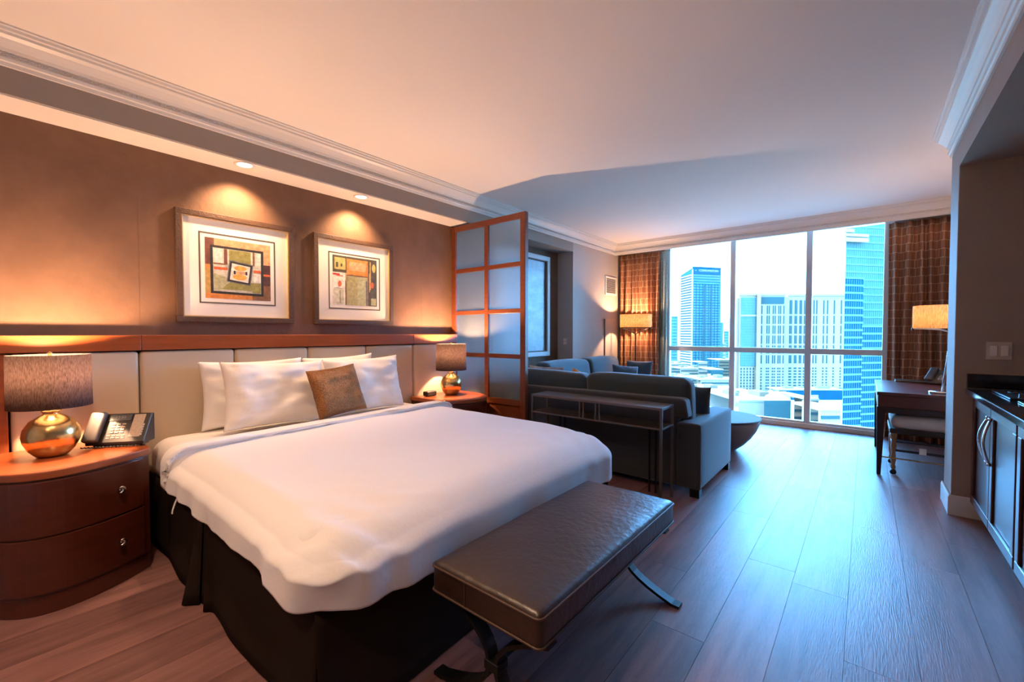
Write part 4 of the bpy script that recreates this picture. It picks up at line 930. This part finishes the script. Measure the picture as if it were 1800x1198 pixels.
for P0, u0, us in ((B0, 1336, (1337.6, 1347, 1350.4, 1357.5, 1361, 1367, 1370.4, 1376)), (C0, 1385, (1387, 1389.6, 1396, 1398.6, 1404.5, 1407, 1412.5, 1415, 1420, 1429, 1434, 1446.5, 1453, 1465, 1477.5))):
    P1 = B1 if P0 is B0 else C1
    for i, u in enumerate(us):
        s_ = (u - u0) * px
        for g in range(6):
            va = 537 + g * 17.4
            if P0 is C0 and g == 0: va = 527
            fbox(mb, P0, P1, s_, s_ + 2.0 * px, zz(537 + g * 17.4 + 14.6, D), zz(va, D), .02, .35)
        for k in range(9): fbox(mb, P0, P1, s_ - .1, s_ + 2.2 * px, zz(646 + k * 5.1 + 2.6, D), zz(646 + k * 5.1, D), .02, .35)
for i in range(5):
    for k in range(9): fbox(mb, A0, A1, (3.2 + i * 5.4) * px, (5.6 + i * 5.4) * px, zz(649.6 + k * 5.1, D), zz(646.4 + k * 5.1, D), .02, .35)
mb.build('windows', M['tealglass'], t, kind='stuff')
# --- glass tower at the right of the view, its dark reflection built as geometry
def glasstower(name, label, segs, D, body, band, fl, back):
    t = thing(name, label, 'building', (*cw(segs[0][0], D).xy, GZ))
    for (u0, u1, vt, dd) in segs:
        P0, P1 = cw(u0, D + dd), cw(u1, D + dd + (u1 - u0) * .10); Bv = cw(segs[0][0], 1).normalized() * back; zt = zz(vt, D + dd)
        mb = MB(); quadprism(mb, [P0, P1, P1 + Bv, P0 + Bv], GZ, [zt] * 4); mb.build('shaft', body, t)
        L_ = (P1 - P0).length; z = zt - 1.2; k = 0; me = None
        while z > -75:
            mb = MB(); fbox(mb, P0, P1, -.05, L_ + .05, z, z + 1.05, .02, .35); mb.build('spandrel', band, t); z -= fl; k += 1
        mb = MB(); nn = int(L_ / 1.6)
        for i in range(nn): fbox(mb, P0, P1, i * 1.6, i * 1.6 + .14, -75, zt, .02, .2)
        mb.build('glazing_bars', band, t, kind='stuff')
    return t
tw = glasstower('pale_glass_tower', 'pale blue glass tower rising past the top of the window', [(1483.5, 1660, 330, 0)], 262, M['paleglass'], M['bandblue'], 4.6, 40)
P0, P1 = cw(1480, 258), cw(1522, 261); mb = MB()
for a, b_ in ((403, 409), (411, 416), (418, 425)): fbox(mb, P0, P1, 0 if a > 405 else .0, (P1 - P0).length * (1 if a > 405 else .4), zz(b_, 258), zz(a, 258), -1.2, .6)
mb.build('louvre_box', M['roofwhite'], tw)
glasstower('tower_reflection', 'deep blue stepped shape standing for a building reflected in the pale tower', [(1483, 1515.5, 486, 0), (1514.5, 1660, 571, 3)], 236, M['deepglass'], M['bandblue'], 4.1, 22)  # dark reflection in the pale tower's glass, modelled as a stepped block before it
# --- far and low buildings
BL = []
def block(name, label, u0, u1, vt, D, dep, mat, bands=0, group=None, hip=0, vb=None):
    P0, P1 = cw(u0, D), cw(u1, D); Bv = cw((u0 + u1) / 2, 1).normalized() * dep; zt = zz(vt, D)
    BL.append(((P0 + P1 + Bv) / 2, max((P1 - P0).length, dep) * .72)); t = thing(name, label, 'building', (*((P0 + P1) / 2).xy, GZ), group)
    mb = MB(); quadprism(mb, [P0, P1, P1 + Bv, P0 + Bv], GZ if vb is None else vb, [zt] * 4); mb.build('walls', mat, t)
    L_ = (P1 - P0).length
    if hip:
        c = (P0 + P1 + Bv) / 2; c = (P0 + P1 + P1 + Bv + P0 + Bv) / 4; mb = MB(); mb.add([(p.x, p.y, zt) for p in (P0, P1, P1 + Bv, P0 + Bv)] + [(c.x, c.y, zt + hip)], [(0, 1, 4), (1, 2, 4), (2, 3, 4), (3, 0, 4), (3, 2, 1, 0)]); mb.build('roof', M['roofwhite'], t)
    else:
        mb = MB(); fbox(mb, P0, P1, -.3, L_ + .3, zt, zt + 1.2, -dep, .3); mb.build('roof', M['roofwhite'], t)
    if not hip and L_ > 24:
        for a_, b_, c_, h_ in ((.15, .28, .3, 2.6), (.45, .52, .55, 1.8), (.66, .85, .25, 3.2)):
            mb = MB(); fbox(mb, P0, P1, L_ * a_, L_ * b_, zt + 1.2, zt + 1.2 + h_, -dep * (c_ + .25), -dep * c_); mb.build('roof_unit', M['grey_concrete'], t)
    if bands:
        mb = MB(); z = zt - 4
        while z > max(GZ, -78) + 2: fbox(mb, P0, P1, L_ * .04, L_ * .96, z, z + 1.6, .02, .3); z -= bands
        mb.build('window_bands', M['tealglass'], t, kind='stuff')
    return t
block('far_tower', 'pale distant tower at the left edge of the window view', 1179, 1191, 556, 1250, 60, M['paleglass'], 9)
block('far_tower', 'thin pale distant tower just right of the sign tower', 1272, 1281, 582, 1400, 60, M['paleglass'], 9)
block('far_tower', 'very distant low tower between the sign tower and white hotel', 1266, 1276, 604, 1150, 60, M['grey_concrete'], 9)
block('low_building', 'grey low block below the sign tower, at its left foot', 1180, 1206, 640, 760, 40, M['grey_concrete'], 5)
block('low_building', 'wide pale low block directly below the sign tower', 1196, 1240, 648, 690, 40, M['cream_concrete'], 4.5)
block('low_building', 'cream block with tall face below the sign tower', 1228, 1244, 637, 640, 26, M['cream_concrete'], 6)
block('low_building', 'teal glazed low block right of the cream block below the tower', 1250, 1272, 650, 590, 36, M['tealglass'], 5)
block('low_building', 'pale block beside the first mullion below the transom', 1264, 1284, 633, 700, 40, M['grey_concrete'], 5)
block('low_building', 'flat white roofed block in the middle distance below the tower', 1180, 1226, 664, 520, 40, M['grey_concrete'], 4)
block('low_building', 'long low white block in the middle distance left of the mullion', 1232, 1288, 668, 470, 40, M['cream_concrete'], 4)
block('low_building', 'dark blue low wing at the foot of the white hotel', 1371, 1484, 686, 520, 24, M['deepglass'])
block('low_building', 'large flat white hall roof seen below the sofa pillow', 1215, 1286, 690, 350, 50, M['roofwhite'])
block('low_building', 'large flat white hall in front of the hotel', 1300, 1390, 706, 290, 60, M['roofwhite'])
block('low_building', 'white hall with hipped roof in front of the hotel', 1345, 1392, 704, 262, 26, M['tealglass'], hip=4.5)
block('low_building', 'white box building at the lower right of the view', 1444, 1480, 722, 205, 20, M['cream_concrete'], 6)
block('low_building', 'grey box building between the second mullion and glass tower', 1424, 1441, 704, 270, 30, M['grey_concrete'], 5)
block('low_building', 'small cream tower block left of the second mullion', 1398, 1412, 700, 290, 16, M['cream_concrete'], 5)
c = cw(1356, 430); t = thing('white_tent', 'small white peaked tent roof in front of the hotel', 'tent', (c.x, c.y, GZ))
zt = zz(700, 430); MB().lathe([(10, GZ), (10, zt)], c.xy, 20).build('wall', M['cream_concrete'], t)
MB().lathe([(13, zt - .5), (8, zt + 2), (3.5, zt + 6), (0, zt + 9)], c.xy, 20).build('canopy', M['roofwhite'], t, smooth=True)

rr = random.Random(11); cand = []
ORD = ['leftmost', 'second from the left', 'third from the left', 'fourth from the left', 'fifth from the left', 'sixth from the left', 'seventh from the left', 'eighth from the left', 'rightmost']
for k in range(900):
    D_ = rr.uniform(400, 800); u_ = rr.uniform(1183, 1278); w_ = rr.uniform(4, 9); dp_ = rr.uniform(8, 14)
    P0, P1 = cw(u_, D_), cw(u_ + w_, D_); c = (P0 + P1) / 2 + cw(u_, 1).normalized() * dp_ / 2; r_ = max((P1 - P0).length, dp_) * .72
    if len(cand) < 9 and all((c - q).length > r_ + z_ + 3 for q, z_ in BL) and all((c - q[4]).length > r_ + q[5] and abs(q[0] - u_) > 6 for q in cand): cand.append((u_, w_, D_, dp_, c, r_))
cand.sort(key=lambda q: q[0])
for k, (u_, w_, D_, dp_, c, r_) in enumerate(cand):
    h_ = rr.uniform(8, 17); v_ = 585.2 - (GZ + h_ - 1.25) / D_ * 754.168
    block('distant_block', 'small low-rise block among the rooftops below the sign tower, ' + ORD[k if k < len(cand) - 1 else 8], u_, u_ + w_, v_, D_, dp_, M[['cream_concrete', 'tealglass', 'bandblue', 'grey_concrete'][k % 4]], [0, 4, 5][k % 3], group='small distant rooftops below the sign tower')
